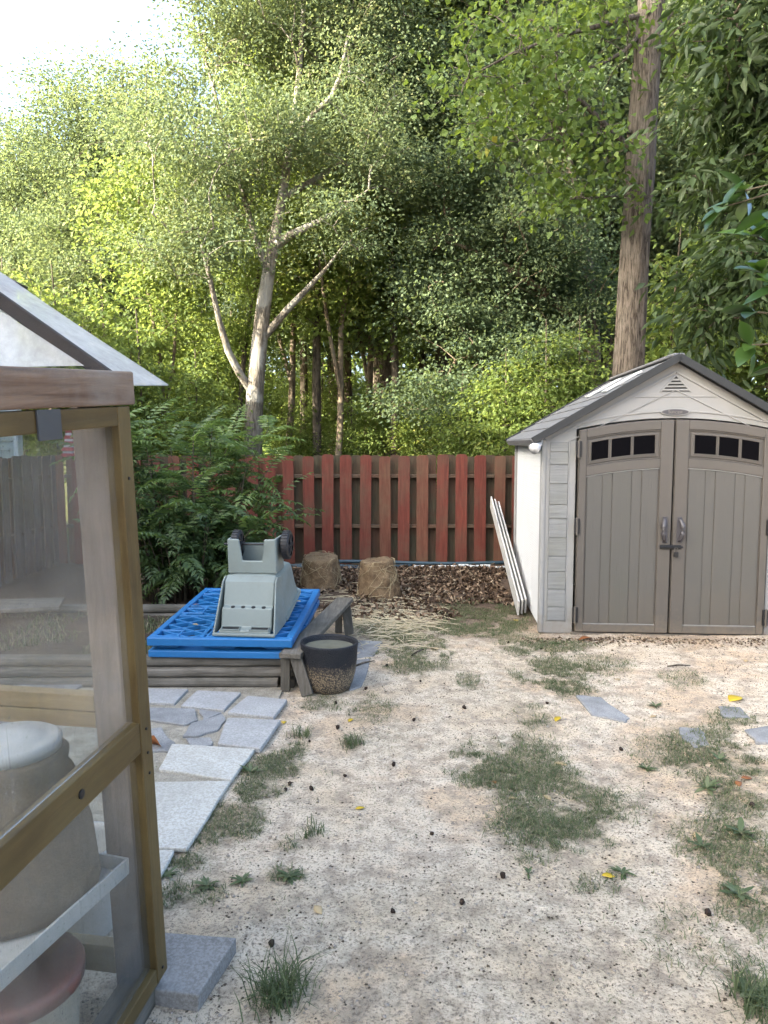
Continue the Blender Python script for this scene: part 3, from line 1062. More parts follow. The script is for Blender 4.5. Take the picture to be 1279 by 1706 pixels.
def timber(axis_, x0, x1, y0, y1, z0, z1):
    """log flattened top and bottom"""
    mb = MB()
    if axis_ == 0:
        yc, r = (y0 + y1) / 2, (y1 - y0) / 2
        n = 10
        prof = []
    L0, L1 = (x0, x1) if axis_ == 0 else (y0, y1)
    c0, c1 = (y0, y1) if axis_ == 0 else (x0, x1)
    w, h = (c1 - c0) / 2, (z1 - z0) / 2
    sec = [(w * .62, -h), (w * .93, -h * .55), (w, 0), (w * .93, h * .55), (w * .62, h), (-w * .62, h), (-w * .93, h * .55), (-w, 0), (-w * .93, -h * .55), (-w * .62, -h)]
    m = 9
    vs = []
    for i in range(m):
        t = L0 + (L1 - L0) * i / (m - 1)
        jit = [random.uniform(-.004, .004) for _ in range(2)]
        for a, b in sec:
            c = (c0 + c1) / 2 + a + jit[0]
            z = (z0 + z1) / 2 + b + jit[1] * .4
            vs.append((t - ox, c - oy, z) if axis_ == 0 else (c - ox, t - oy, z))
    k = len(sec)
    fs = []
    for i in range(m - 1):
        for j in range(k):
            q = (i * k + j, i * k + (j + 1) % k, (i + 1) * k + (j + 1) % k, (i + 1) * k + j)
            fs.append(q if axis_ == 1 else q)
    fs.append(tuple(range(k))[::-1])
    fs.append(tuple(range((m - 1) * k, m * k)))
    return MB().add(vs, fs).build('timber', M['timber_x'] if axis_ == 0 else M['timber_y'], RB, smooth=False, bevel=.004)


for k in range(3):
    z0 = k * .069 - .005
    z1 = z0 + .067
    sh = .03 if k == 1 else (0.01 * k)
    timber(0, BX0, -1.72, BY0 + .012 * k, BY0 + .10 + .012 * k, z0, z1)
    timber(0, -1.715, BX1 - .10 + sh, BY0 + .012 * k, BY0 + .10 + .012 * k, z0, z1)
    timber(0, BX0, BX1 - .06, BY1 - .10, BY1, z0, z1)
    timber(1, BX0, BX0 + .10, BY0 + .13, BY1 - .105, z0, z1)
    timber(1, BX1 - .10, BX1, BY0 + .14, BY1 - .105, z0, z1)
# cut ends at the corner
for k in range(3):
    z0 = k * .069 - .005
    MB().box(BX1 - .062 - ox, BX1 + .012 - ox, .002 + .01 * k, .115 + .01 * k, z0 + .002, z0 + .064).build('timber_end', M['timber_z'], RB, .012)
sx = np.linspace(BX0 + .09, BX1 - .09, 60)
sy = np.linspace(BY0 + .09, BY1 - .09, 40)
SX, SY = np.meshgrid(sx, sy)
SZ = .12 + (vnoise(SX * 6, SY * 6, 9) - .5) * .05 + (vnoise(SX * 20, SY * 20, 8) - .5) * .02
ii = np.arange(SX.size).reshape(SX.shape)
FF = np.stack([ii[:-1, :-1].ravel(), ii[:-1, 1:].ravel(), ii[1:, 1:].ravel(), ii[1:, :-1].ravel()], 1)
obj('soil', np_mesh('soil', np.stack([SX.ravel() - ox, SY.ravel() - oy, SZ.ravel()], 1), FF, M['soil'], True), RB)
# corner seat board at the far left
MB().slab([(-3.42 - ox, 5.95 - oy), (-2.75 - ox, 6.15 - oy), (-2.86 - ox, 6.52 - oy), (-3.5 - ox, 6.42 - oy)], .205, .235).build('corner_board', M['timber_x'], RB, .004)
# plank on legs along the right side
PB = empty('plank_bench', (-.45, 5.4, 0), (0, 0, 0), 'low weathered plank on splayed legs beside the planter', 'bench')
pa, pb = Vector((-.60, 4.60, .255)), Vector((-.33, 6.20, .285))
q = pb - pa
MB().bar(pa - PB.location, pb - PB.location, .145, .034).build('plank', M['timber_y'], PB, .005)
for t, dx, sp in ((.03, .045, .10), (.97, .035, .02)):
    c = pa + q * t - PB.location
    MB().bar((c.x + dx + sp * .6, c.y - .05, .0), (c.x + dx - .02, c.y, c.z - .018), .075, .04, (0, 1, 0)).build('leg', M['timber_z'], PB, .004)
    MB().bar((c.x - .05, c.y + .04, .0), (c.x - .045, c.y + .03, c.z - .018), .06, .035, (0, 1, 0)).build('leg', M['timber_z'], PB, .004)

# ------------------------------------------------------------------ blue plastic pallet
PL = empty('plastic_pallet', (-1.075, 4.72, .205), (R(3.2), 0, R(-3)), 'bright blue plastic pallet lying on the raised bed', 'pallet')
PW, PD, PH = .96, 1.32, .135
hw = PW / 2


def pk(x0, x1, y0, y1):
    return (x0, x1, y0, y1)


pock = []
for cx in (-hw + .115, 0, hw - .115):
    for cy in (.115, PD / 2, PD - .115):
        pock.append((cx, cy))
# rim of the top deck
rim = MB()
rim.box(-hw, hw, 0, .045, .078, PH)
rim.box(-hw, hw, PD - .045, PD, .078, PH)
rim.box(-hw, -hw + .045, .0455, PD - .0455, .078, PH)
rim.box(hw - .045, hw, .0455, PD - .0455, .078, PH)
top = rim.build('top_deck', M['blue'], PL, .008)
lat = MB()
step = .088
# lattice of diagonal bars clipped to the inside of the rim
ix0, ix1, iy0, iy1 = -hw + .046, hw - .046, .046, PD - .046
for dirn in (1, -1):
    for k in np.arange(-2.2, 2.2, step * 1.5):
        # line: y - iy0 = dirn * .62 * (x) + k
        sl_ = .62 * dirn
        pts_ = []
        for x in np.linspace(ix0, ix1, 200):
            y = sl_ * x + k + PD / 2
            if iy0 <= y <= iy1:
                pts_.append((x, y))
        if len(pts_) > 6:
            zt_ = PH - (.005 if dirn > 0 else .006)
            lat.bar((*pts_[0], zt_ - .014), (*pts_[-1], zt_ - .014), .017, .028)
lat.build('deck_lattice', M['blue'], top, .003)
deck_ribs = MB()
for cy in (PD / 2 - .13, PD / 2 + .13):
    deck_ribs.box(ix0, ix1, cy - .014, cy + .014, PH - .036, PH - .003)
for cx in (-.13, .13):
    deck_ribs.box(cx - .014, cx + .014, iy0, iy1, PH - .037, PH - .0025)
deck_ribs.build('deck_rib', M['blue'], top, .003)
for cx, cy in pock:
    mb = MB()
    a = .085 if cx else .10
    o_ = .018
    mb.box(cx - a, cx + a, cy - .072, cy - .072 + o_, .06, PH - .001)
    mb.box(cx - a, cx + a, cy + .072 - o_, cy + .072, .06, PH - .001)
    mb.box(cx - a, cx - a + o_, cy - .054 + .0005, cy + .054 - .0005, .06, PH - .001)
    mb.box(cx + a - o_, cx + a, cy - .054 + .0005, cy + .054 - .0005, .06, PH - .001)
    mb.box(cx - a + o_, cx + a - o_, cy - .054, cy + .054, .06, .088)
    pc = mb.build('leg_pocket', M['blue'], PL, .006)
    MB().box(cx - a + .012, cx + a - .012, cy - .06, cy + .06, .047, .0595).build('foot', M['blue'], pc, .005)
low = MB()
for y0 in (0, PD / 2 - .06, PD - .12):
    low.box(-hw + .004, hw - .004, y0 + .004, y0 + .116, .0, .046)
low.box(-hw + .006, -hw + .12, .121, PD / 2 - .061, .002, .044)
low.box(hw - .12, hw - .006, .121, PD / 2 - .061, .002, .044)
low.box(-hw + .006, -hw + .12, PD / 2 + .061, PD - .121, .002, .044)
low.box(hw - .12, hw - .006, PD / 2 + .061, PD - .121, .002, .044)
low.build('bottom_deck', M['blue'], PL, .006)

# ------------------------------------------------------------------ upturned yard cart on the pallet
Mp = Matrix.Translation(PL.location) @ PL.rotation_euler.to_matrix().to_4x4()
cl = Mp @ Vector((.155, .05, PH + .002))
CT = empty('yard_cart', cl, (R(3.2), 0, R(-6)), 'grey green plastic yard cart upside down on the blue pallet', 'cart')


def loop(z, x0, x1, y0, y1, r, n=4):
    out_ = []
    for cx, cy, a0 in ((x1 - r, y0 + r, -90), (x1 - r, y1 - r, 0), (x0 + r, y1 - r, 90), (x0 + r, y0 + r, 180)):
        for k in range(n + 1):
            a = R(a0 + 90 * k / n)
            out_.append((cx + r * math.cos(a), cy + r * math.sin(a), z))
    return out_


levels = [loop(.012, -.198, .198, .165, .80, .05), loop(.028, -.193, .193, .17, .795, .05), loop(.20, -.185, .185, .19, .74, .05),
          loop(.325, -.178, .178, .205, .68, .05), loop(.355, -.168, .168, .217, .668, .05), loop(.366, -.145, .145, .24, .645, .045)]
# back of the rim lifts as the body is shorter there
vs, fs = [], []
k = len(levels[0])
for L_ in levels:
    vs += [(x, y, z + (.10 * max(0, (y - .3) / .5) if z < .05 else 0)) for x, y, z in L_]
for i in range(len(levels) - 1):
    for j in range(k):
        fs.append((i * k + j, i * k + (j + 1) % k, (i + 1) * k + (j + 1) % k, (i + 1) * k + j))
fs.append(tuple(range((len(levels) - 1) * k, len(levels) * k)))
tub = MB().add(vs, fs).build('tub', M['cart'], CT, smooth=True)
rimv = []
rl = [loop(0, -.215, .215, .30, .82, .06), loop(0, -.190, .190, .305, .795, .05)]
vs, fs = [], []
for z in (.004, .024):
    for L_ in rl:
        vs += [(x, y, z + .10 * max(0, (y - .3) / .5)) for x, y, _ in L_]
k = len(rl[0])
for j in range(k):
    j2 = (j + 1) % k
    fs += [(j, j2, 2 * k + j2, 2 * k + j), (k + j2, k + j, 3 * k + j, 3 * k + j2), (2 * k + j, 2 * k + j2, 3 * k + j2, 3 * k + j), (j2, j, k + j, k + j2)]
MB().add(vs, fs).build('rim', M['cart'], tub, .003)
# sloping front with its ledge
fr_pts = [(.0, .012), (.0, .035), (.052, .045), (.085, .165), (.115, .172), (.165, .325), (.215, .357), (.26, .357), (.26, .012)]
vs = [(-.172, y, z) for y, z in fr_pts] + [(.172, y, z) for y, z in fr_pts]
n = len(fr_pts)
fs = [tuple(range(n)), tuple(range(2 * n - 1, n - 1, -1))]
for i in range(n):
    j = (i + 1) % n
    fs.append((j, i, i + n, j + n))
fp = MB().add(vs, fs).build('front_panel', M['cart'], CT, .008)
# black pieces painted as the shade inside ledge holes and hand holes
for x in (-.10, -.03, .04, .11):
    MB().lathe([(.014, 0), (.014, .004)], 14, Matrix.Translation((x, .099, .1675)) @ Euler((R(13), 0, 0)).to_matrix().to_4x4()).build('ledge_hole_shade', M['black'], fp)
for x in (-.098, .098):
    hm = Matrix.Translation((x, .028, .0405)) @ Euler((R(11), 0, 0)).to_matrix().to_4x4()
    MB().box(-.056, .056, -.018, .018, 0, .003, hm).build('hand_hole_shade', M['black'], fp, .001)
    f2 = MB()
    f2.box(-.064, .064, -.026, -.0185, -.001, .008, hm)
    f2.box(-.064, .064, .0185, .026, -.001, .008, hm)
    f2.box(-.064, -.0565, -.018, .018, -.001, .008, hm)
    f2.box(.0565, .064, -.018, .018, -.001, .008, hm)
    f2.build('hole_rim', M['cart'], fp, .002)
for s in (-1, 1):
    w0 = [(-.018, .006), (.30, .006), (.30, .34), (.20, .352), (.150, .325)]
    vs = []
    for dx in (0, .012):
        for y, z in w0:
            fl = .026 * (1 - z / .36)
            vs.append((s * (.1725 + dx + fl), y, z))
    n = len(w0)
    fs = [tuple(range(n)), tuple(range(2 * n - 1, n - 1, -1))] + [((i + 1) % n, i, i + n, (i + 1) % n + n) for i in range(n)]
    if s > 0:
        fs = [f[::-1] for f in fs]
    MB().add(vs, fs).build('side_fin', M['cart'], CT, .004)
MB().box(-.21, .21, -.022, .004, .002, .022).build('front_lip', M['cart'], CT, .006)
# axle bracket on top
u = MB().prism([(-.168, .366), (.168, .366), (.168, .605), (.088, .602), (.070, .455), (-.064, .455), (-.086, .602), (-.168, .605)], .232, .250)
br = u.build('axle_bracket', M['cart'], CT, .008)
for s in (-1, 1):
    MB().prism([(0, .367), (.20, .367), (.155, .603), (0, .603)], 0, .016)
    vs = [(s * .168 - s * .016 * d, .2505 + y, z) for d in (0, 1) for y, z in ((0, .367), (.20, .367), (.17, .602), (0, .604))]
    fs = [(0, 1, 2, 3), (7, 6, 5, 4), (0, 4, 5, 1), (1, 5, 6, 2), (2, 6, 7, 3), (3, 7, 4, 0)]
    if s < 0:
        fs = [f[::-1] for f in fs]
    MB().add(vs, fs).build('bracket_side', M['cart'], br, .004)
MB().box(-.15, .15, .43, .444, .367, .54).build('bracket_back', M['cart'], br, .004)
MB().box(-.166, .166, .2505, .4295, .367, .40).build('bracket_floor', M['cart'], br, .003)
MB().tube([(-.23, .36, .545), (.25, .36, .545)], .008, 10).build('axle', M['black'], CT)
for cx in (-.135, .215):
    MX = Matrix.Translation((cx, .36, .545)) @ Euler((0, R(90), 0)).to_matrix().to_4x4()
    wh = MB().lathe([(.072, -.028), (.088, -.026), (.096, -.016), (.096, .016), (.088, .026), (.072, .028)], 30, MX, cap=False).build('wheel', M['tyre'], CT, smooth=True)
    td = MB()
    for k in range(26):
        a = 2 * math.pi * k / 26
        td.box(-.007, .007, -.02, .02, .0955, .100, MX @ Matrix.Rotation(a, 4, 'Z') @ Matrix.Rotation(math.pi / 2, 4, 'X'))
    td.build('tread', M['tyre'], wh)
    MB().lathe([(.074, -.020), (.074, .020)], 26, MX).build('hub_disc', M['black'], wh)
    sp = MB()
    for k in range(6):
        for sd in (-1, 1):
            sp.box(-.009, .009, .018, .072, -.005, .005, MX @ Matrix.Translation((0, 0, sd * .0235)) @ Matrix.Rotation(k * math.pi / 3, 4, 'Z'))
    sp.build('spoke', M['tyre'], wh)
    MB().lathe([(.018, -.034), (.018, .034)], 16, MX).build('hub', M['tyre'], wh)

# ------------------------------------------------------------------ planter pot
pc_ = G(548, 1146)
PT = empty('planter_pot', (pc_.x, pc_.y, hz(pc_.x, pc_.y)), (0, R(1), 0), 'dark glazed planter with speckled tan lower half, full of murky water', 'planter')
prof = [(.118, 0), (.138, .012), (.158, .06), (.175, .13), (.184, .21), (.186, .29), (.190, .312), (.188, .322), (.178, .322), (.173, .312), (.170, .25), (.165, .20)]
MB().lathe(prof, 48, None, True).build('pot', M['planter'], PT, smooth=True)
MB().lathe([(.1695, .280), (.1695, .285)], 48).build('water', M['water'], PT)

# ------------------------------------------------------------------ pot-bound root balls
def rootball(px, py, r0, r1, h, tilt, label, seed):
    g = G(px, py)
    root = empty('root_ball', (g.x, g.y, hz(g.x, g.y) - .01), (R(tilt[0]), R(tilt[1]), seed), label, 'root ball', 'old root balls by the fence')
    n, mm = 40, 18
    vs, fs = [], []
    prof_ = [(0, 0)] + [(r0 * .96, 0)] + [(r0 + (r1 - r0) * t, h * t) for t in np.linspace(.03, .95, mm - 5)] + [(r1 * .95, h * .985), (r1 * .80, h * 1.0), (r1 * .4, h * 1.01), (0.001, h * 1.0)]
    for i, (r, z) in enumerate(prof_):
        for k_ in range(n):
            a = 2 * math.pi * k_ / n
            d = 1 + .16 * (vnoise(a * 2.5 + seed * 9, z * 9, seed) - .5) + .12 * (vnoise(a * 9, z * 30, seed + 3) - .5)
            vs.append((r * d * math.cos(a), r * d * math.sin(a), z + .03 * (vnoise(math.cos(a) * 2 + 5, math.sin(a) * 2 + r * 9, seed) - .5)))
    for i in range(len(prof_) - 1):
        for k_ in range(n):
            k2 = (k_ + 1) % n
            fs.append((i * n + k_, i * n + k2, (i + 1) * n + k2, (i + 1) * n + k_))
    MB().add(vs, fs).build('matted_soil', M['rootball'], root, smooth=True)
    mb = MB()
    for _ in range(60):
        a = random.uniform(0, 6.28)
        z = random.uniform(.03, h * .97)
        ln = random.uniform(.2, 1.3)
        dz_ = random.uniform(-.25, .25)
        ps = []
        for t in np.linspace(0, 1, 6):
            zz = min(h * .99, max(.01, z + dz_ * t + random.uniform(-.006, .006)))
            r = (r0 + (r1 - r0) * zz / h) * 1.025 + random.uniform(-.004, .010)
            ps.append((r * math.cos(a + ln * t), r * math.sin(a + ln * t), zz))
        mb.tube(ps, random.uniform(.001, .0028), 4, False)
    mb.build('roots', M['root_fibre'], root)
    return root


rootball(632, 996, .225, .175, .40, (-3, 2), 'right hand straw brown pot-shaped root ball with pale fibres', 2)
rootball(536, 982, .235, .175, .38, (4, 9), 'left hand darker brown root ball leaning behind the pallet', 5)

# ------------------------------------------------------------------ patio of flagstones and pavers
def quad_from_px(pts, z=.0):
    return [(G(x, y, z).x, G(x, y, z).y) for x, y in pts]


PA = tag(MB().slab([(-3.6, 2.05), (-1.0, 2.05), (-.88, 2.5), (-.82, 2.85), (-.77, 3.4), (-.72, 3.75), (-.66, 4.15), (-.66, 4.72), (-3.6, 4.72)], -.03, .012).build('patio', M['patio_bed']), 'soil bed of the stone patio in front of the raised bed', None, None, 'structure')
PAZ = .012


def stone_piece(pts, h, mat, parent, name='paver', z0=.002, jag=0, bevel=.006, label=None):
    if jag:
        out_ = []
        n = len(pts)
        for i in range(n):
            a, b = Vector(pts[i]), Vector(pts[(i + 1) % n])
            m_ = 3
            for k_ in range(m_):
                p_ = a + (b - a) * (k_ / m_)
                out_.append((p_.x + random.uniform(-jag, jag), p_.y + random.uniform(-jag, jag)))
        pts = out_
    area = sum(pts[i][0] * pts[(i + 1) % len(pts)][1] - pts[(i + 1) % len(pts)][0] * pts[i][1] for i in range(len(pts)))
    if area < 0:
        pts = pts[::-1]
    cx = sum(p[0] for p in pts) / len(pts)
    cy = sum(p[1] for p in pts) / len(pts)
    o = MB().slab([(x - cx, y - cy) for x, y in pts], 0, h).build(name, mat, parent, bevel)
    o.location = (cx, cy, z0)
    o.rotation_euler = (R(random.uniform(-.3, .3)), R(random.uniform(-.3, .3)), 0)
    if label:
        o['label'] = label
    return o


row = [[(236, 1146), (314, 1147), (291, 1171), (236, 1169)], [(329, 1149), (402, 1153), (373, 1182), (301, 1175)], [(413, 1158), (479, 1164), (456, 1194), (379, 1186)]]
for q_ in row:
    stone_piece(quad_from_px(q_, .03), .027, M['paver'], PA, jag=.002)
stone_piece(quad_from_px([(379, 1195), (468, 1198), (434, 1247), (362, 1238)], .03), .028, M['paver'], PA, jag=.003)
for q_ in ([(247, 1178), (323, 1180), (331, 1198), (306, 1207), (243, 1198)], [(318, 1204), (372, 1188), (376, 1200), (361, 1215), (330, 1225), (306, 1226)],
           [(232, 1215), (268, 1211), (290, 1237), (284, 1252), (236, 1248)], [(331, 1180), (370, 1186), (338, 1199)], [(311, 1229), (351, 1227), (354, 1241), (316, 1243)],
           [(214, 1147), (233, 1147), (233, 1169), (206, 1170)], [(216, 1174), (243, 1176), (238, 1198), (205, 1197)], [(206, 1205), (228, 1213), (230, 1246), (200, 1244)]):
    stone_piece(quad_from_px(q_, .025), .022, M['slate'], PA, 'flagstone', jag=.008, bevel=.004)
stone_piece(quad_from_px([(287, 1239), (425, 1247), (386, 1299), (265, 1281)], .025), .024, M['pale_slab'], PA, 'slab', jag=.003)
stone_piece(quad_from_px([(225, 1302), (386, 1299), (312, 1413), (232, 1410)], .025), .020, M['pale_slab'], PA, 'slab', jag=.003, z0=.004)
stone_piece(quad_from_px([(232, 1417), (292, 1414), (262, 1468), (228, 1462)], .025), .020, M['pale_slab'], PA, 'slab', jag=.004, z0=.004)
# the rest of the patio carries on to the left, seen through the plastic
yy = 2.2
while yy < 4.6:
    xx = -3.4
    while xx < -1.0 - (yy - 2.2) * .23:
        w, h_ = random.uniform(.34, .6), random.uniform(.28, .4)
        j = lambda: random.uniform(-.05, .05)
        if xx + w < -1.06 - (yy - 2.2) * .235:
            stone_piece([(xx + j(), yy + j()), (xx + w + j(), yy + j()), (xx + w + j(), yy + h_ + j() * .5), (xx + j(), yy + h_ + j() * .5)], .022, M['slate'], PA, 'flagstone', jag=.01, bevel=.004)
        xx += w + .09
    yy += .46
# loose stones in the yard
o = stone_piece(quad_from_px([(248, 1552), (394, 1562), (330, 1658), (240, 1646)], .06), .055, M['grey_slab'], None, 'stepping_slab', .006, .001, .004)
tag(o, 'thick grey concrete slab at the corner of the greenhouse', 'slab')
for pts_, lab in (([(590, 1062), (638, 1064), (622, 1088), (596, 1092)], 'flat grey stone in the dirt behind the planter, farther of two'),
                  ([(594, 1096), (617, 1094), (604, 1140), (583, 1146), (584, 1110)], 'flat grey stone beside the planter, nearer of two'),
                  ([(958, 1153), (1000, 1156), (1050, 1190), (1040, 1196), (985, 1186)], 'blue grey stone half sunk in sand before the left shed door'),
                  ([(1132, 1208), (1168, 1209), (1182, 1236), (1158, 1243), (1134, 1222)], 'small half buried stone among grass before the right shed door'),
                  ([(1196, 1177), (1232, 1180), (1250, 1198), (1205, 1196)], 'small sunken stone beside the yellow leaf'),
                  ([(1238, 1216), (1290, 1208), (1300, 1236), (1262, 1238)], 'sunken stone cut by the right edge of the photo')):
    o = stone_piece(quad_from_px(pts_, .02), .03, M['slate'], None, 'flat_stone', -.004, .008, .006)
    o.location.z = hz(o.location.x, o.location.y) - .021
    tag(o, lab, 'stone', 'flat stones lying in the yard')

# ------------------------------------------------------------------ greenhouse
go = G(270, 1612, .1)
YAW, PIT = R(9.6), R(4.2)
GH = empty('greenhouse', go, (PIT, 0, -YAW), 'home made greenhouse of ochre wood and cloudy plastic sheet', 'greenhouse')
GL, GW, H0 = 2.2, 1.6, 1.6
GO, GY = M['gold'], M['gold_y']
# right hand wall frame
MB().box(-.022, .018, -.058, 0, 0, H0).build('corner_stile', GO, GH, .003)
MB().box(-.020, .016, -GL, -.0585, H0 - .047, H0).build('top_bar', GY, GH, .003)
mbx = MB().box(-.020, .016, -GL, -.0585, .693, .778).build('middle_bar', GY, GH, .003)
MB().box(-.020, .016, -GL, -.0585, 0, .047).build('bottom_bar', GY, GH, .003)
MB().box(-.006, -.002, -GL, -.0595, .7785, H0 - .0475).build('plastic_pane', M['sheet'], GH)
MB().box(-.006, -.002, -GL, -.0595, .0475, .6925).build('plastic_pane', M['sheet'], GH)
for y, z in ((-.335, .735), (-.03, .748), (-.03, .68), (-.028, .62), (-.03, 1.42), (-.03, .03)):
    r = .011 if y < -.1 else .004
    MB().lathe([(r, 0), (r, .003), (r * .6, .004)], 12, Matrix.Translation((.018 if y > -.1 else .0162, y, z)) @ Euler((0, R(90), 0)).to_matrix().to_4x4()).build('screw', M['black'], GH)
MB().box(.017, .021, -.38, -.30, H0 - .062, H0 + .001).build('tape_patch', M['tape'], GH)
MB().box(-.105, .022, -GL, .024, H0 + .003, H0 + .086).build('wall_plate', M['pine_y'], GH, .005)
MB().box(-.118, -.026, -.045, -.002, -.10, H0).build('post', M['pine_z'], GH, .004)
MB().box(-.10, -.004, -GL, -.004, -.13, -.004).build('sill', M['timber_y'], GH, .008)
# far end and left wall
MB().box(-GW, -.1185, -.042, -.004, .745, .79).build('end_rail', M['pine_x'], GH, .003)
MB().box(-GW, -.1185, -.044, -.006, .793, .838).build('end_rail', M['pine_x'], GH, .003)
MB().box(-GW, -.1185, -.042, -.004, .0, .085).build('end_rail', M['pine_x'], GH, .003)
MB().box(-GW - .05, -GW, -.092, -.002, -.1, H0).build('post', M['pine_z'], GH, .004)
MB().box(-GW - .05, -GW, -GL, -GL + .09, -.1, H0).build('post', M['pine_z'], GH, .004)
MB().box(-.118, -.026, -GL, -GL + .045, -.1, H0).build('post', M['pine_z'], GH, .004)
MB().box(-GW - .06, -GW + .05, -GL, .024, H0 + .003, H0 + .086).build('wall_plate', M['pine_y'], GH, .005)
MB().box(-GW - .04, -GW - .004, -GL + .1, -.1, .70, .78).build('side_rail', GY, GH, .003)
SLP = .66
zr = 1.70 + SLP * (GW / 2 - .06)
for y in (-.022, -GL + .03):
    MB().bar((-.02, y, 1.672), (-GW / 2 + .012, y, 1.672 + .69 * (GW / 2 - .032)), .018, .034).build('rafter', M['rafter'], GH, .003)
    MB().bar((-GW + .02, y, 1.672), (-GW / 2 - .012, y, 1.672 + .69 * (GW / 2 - .032)), .018, .034).build('rafter', M['rafter'], GH, .003)
MB().box(-GW / 2 - .011, -GW / 2 + .011, -GL, .02, zr - .06, zr + .05).build('ridge_board', M['rafter'], GH, .003)


def sheet_roof(x0, z0, x1, z1, name, ya, yb, mat):
    n = 26
    vs = []
    for y in np.linspace(ya, yb, 6):
        for i in range(n):
            t = i / (n - 1)
            vs.append((x0 + (x1 - x0) * t, y, z0 + (z1 - z0) * t + .002 * math.sin(t * 9 + y * 5)))
    m_ = len(vs)
    vs += [(a, b, c + .003) for a, b, c in vs]
    fs = []
    for j_ in range(5):
        for i in range(n - 1):
            a = j_ * n + i
            fs.append((a, a + 1, a + n + 1, a + n))
            fs.append((m_ + a + n, m_ + a + n + 1, m_ + a + 1, m_ + a))
    MB().add(vs, fs).build(name, mat, GH, smooth=True)


for xe in (.058, -GW - .058):
    xo = xe - .078 if xe > 0 else xe + .078
    sheet_roof(xo, 1.65, -GW / 2, 1.65 + SLP * (GW / 2 - .02), 'roof_sheet', .026, .305, M['roof_sheet'])
    sheet_roof(xe, 1.667, -GW / 2, zr + .077, 'roof_sheet', -GL - .05, -.006, M['clear_sheet'])
MB().add([(-.07, -.046, 1.70), (-GW + .07, -.046, 1.70), (-GW / 2, -.046, zr - .02), (-.07, -.049, 1.70), (-GW + .07, -.049, 1.70), (-GW / 2, -.049, zr - .02)],
         [(0, 1, 2), (5, 4, 3)]).build('gable_sheet', M['roof_sheet'], GH)

# things kept inside
def inside(px, py, y):
    return P(px, py, y)


bn = P(60, 1480, 1.83)
BE = empty('potting_bench', (-1.18, 1.65, 0), (0, 0, R(-10)), 'low wooden bench inside the greenhouse carrying the brown bin', 'bench')
for k_ in range(4):
    MB().box(-.28 + k_ * .12, -.17 + k_ * .12, -.42, .26, .413, .437).build('slat', M['timber_y'], BE, .003)
for x in (-.24, .16):
    for y in (-.36, .2):
        MB().box(x - .022, x + .022, y - .022, y + .022, 0.0, .412).build('leg', M['timber_z'], BE, .003)
DR = empty('compost_bin', (-.945, 1.80, .455), (0, 0, 0), 'tapered brown bin with white lid behind the cloudy plastic', 'bin')
MB().lathe([(.20, 0), (.205, .02), (.19, .16), (.15, .31), (.135, .33), (.140, .365), (.125, .375)], 36, None, True).build('body', M['sack'], DR, smooth=True)
MB().lathe([(.123, .376), (.125, .402), (.112, .41), (.085, .405), (.075, .416), (.02, .418)], 36, None, True).build('lid', M['lid_white'], DR, smooth=True)
tp = P(165, 1480, 1.9)
TR = empty('plastic_tray', (-.83, 1.77, .442), (R(0), R(0), R(-16)), 'white plastic tray with drain holes inside the greenhouse', 'tray')
mb = MB()
mb.box(-.34, .09, -.30, .16, 0, .008)
for a in ((-.348, -.3405, -.30, .16), (.0905, .098, -.30, .16)):
    mb.box(a[0], a[1], a[2], a[3], -.001, .045)
mb.box(-.348, .098, .1605, .168, -.001, .045)
mb.box(-.348, .098, -.308, -.3005, -.001, .045)
tr_ = mb.build('tray', M['lid_white'], TR, .002)
for k_, (x, y) in enumerate(((.02, .06), (-.03, .0), (.04, -.05), (-.02, -.12))):
    MB().lathe([(.016, .0082), (.016, .0095)], 14, Matrix.Translation((x, y, 0))).build('drain_hole_shade', M['black'], tr_)  # black disc painted as the shade down each hole
BK = empty('bucket', (-.86, 1.62, .0), (0, 0, 0), 'tan bucket with dull red lid on the greenhouse floor', 'bucket')
MB().lathe([(.115, 0), (.12, .01), (.14, .35), (.144, .36)], 32, None, True).build('body', M['tan_bucket'], BK, smooth=True)
MB().lathe([(.150, .345), (.152, .372), (.145, .382), (.125, .376), (.02, .378)], 32, None, True).build('lid', M['red_lid'], BK, smooth=True)
WB = empty('bucket', (-1.0, 2.32, .0), (0, 0, 0), 'white bucket standing on the patio behind the greenhouse tray', 'bucket')
MB().lathe([(.10, 0), (.105, .01), (.125, .27), (.13, .275), (.13, .30), (.12, .30), (.118, .27), (.10, .05)], 32, None, True).build('body', M['lid_white'], WB, smooth=True)

# red tiered ornament beyond the fence, seen through the plastic
tw = P(116, 760, 10.6)
TO = empty('garden_ornament', (tw.x, tw.y, 0), (0, 0, 0), 'red and white tiered ornament on a post beyond the left fence', 'ornament')
MB().box(-.03, .03, -.03, .03, -.1, 1.42).build('post', M['timber_z'], TO)
for k_ in range(5):
    z = 1.42 + k_ * .085
    r = .145 - k_ * .024
    MB().lathe([(r, z), (r * .72, z + .05)], 8).build('tier', M['red_paint'], TO)
    MB().lathe([(r * .66, z + .0502), (r * .62, z + .0848)], 8).build('band', M['pale_paint'], TO)
MB().lathe([(.02, 1.846), (.002, 1.95)], 8).build('finial', M['red_paint'], TO)

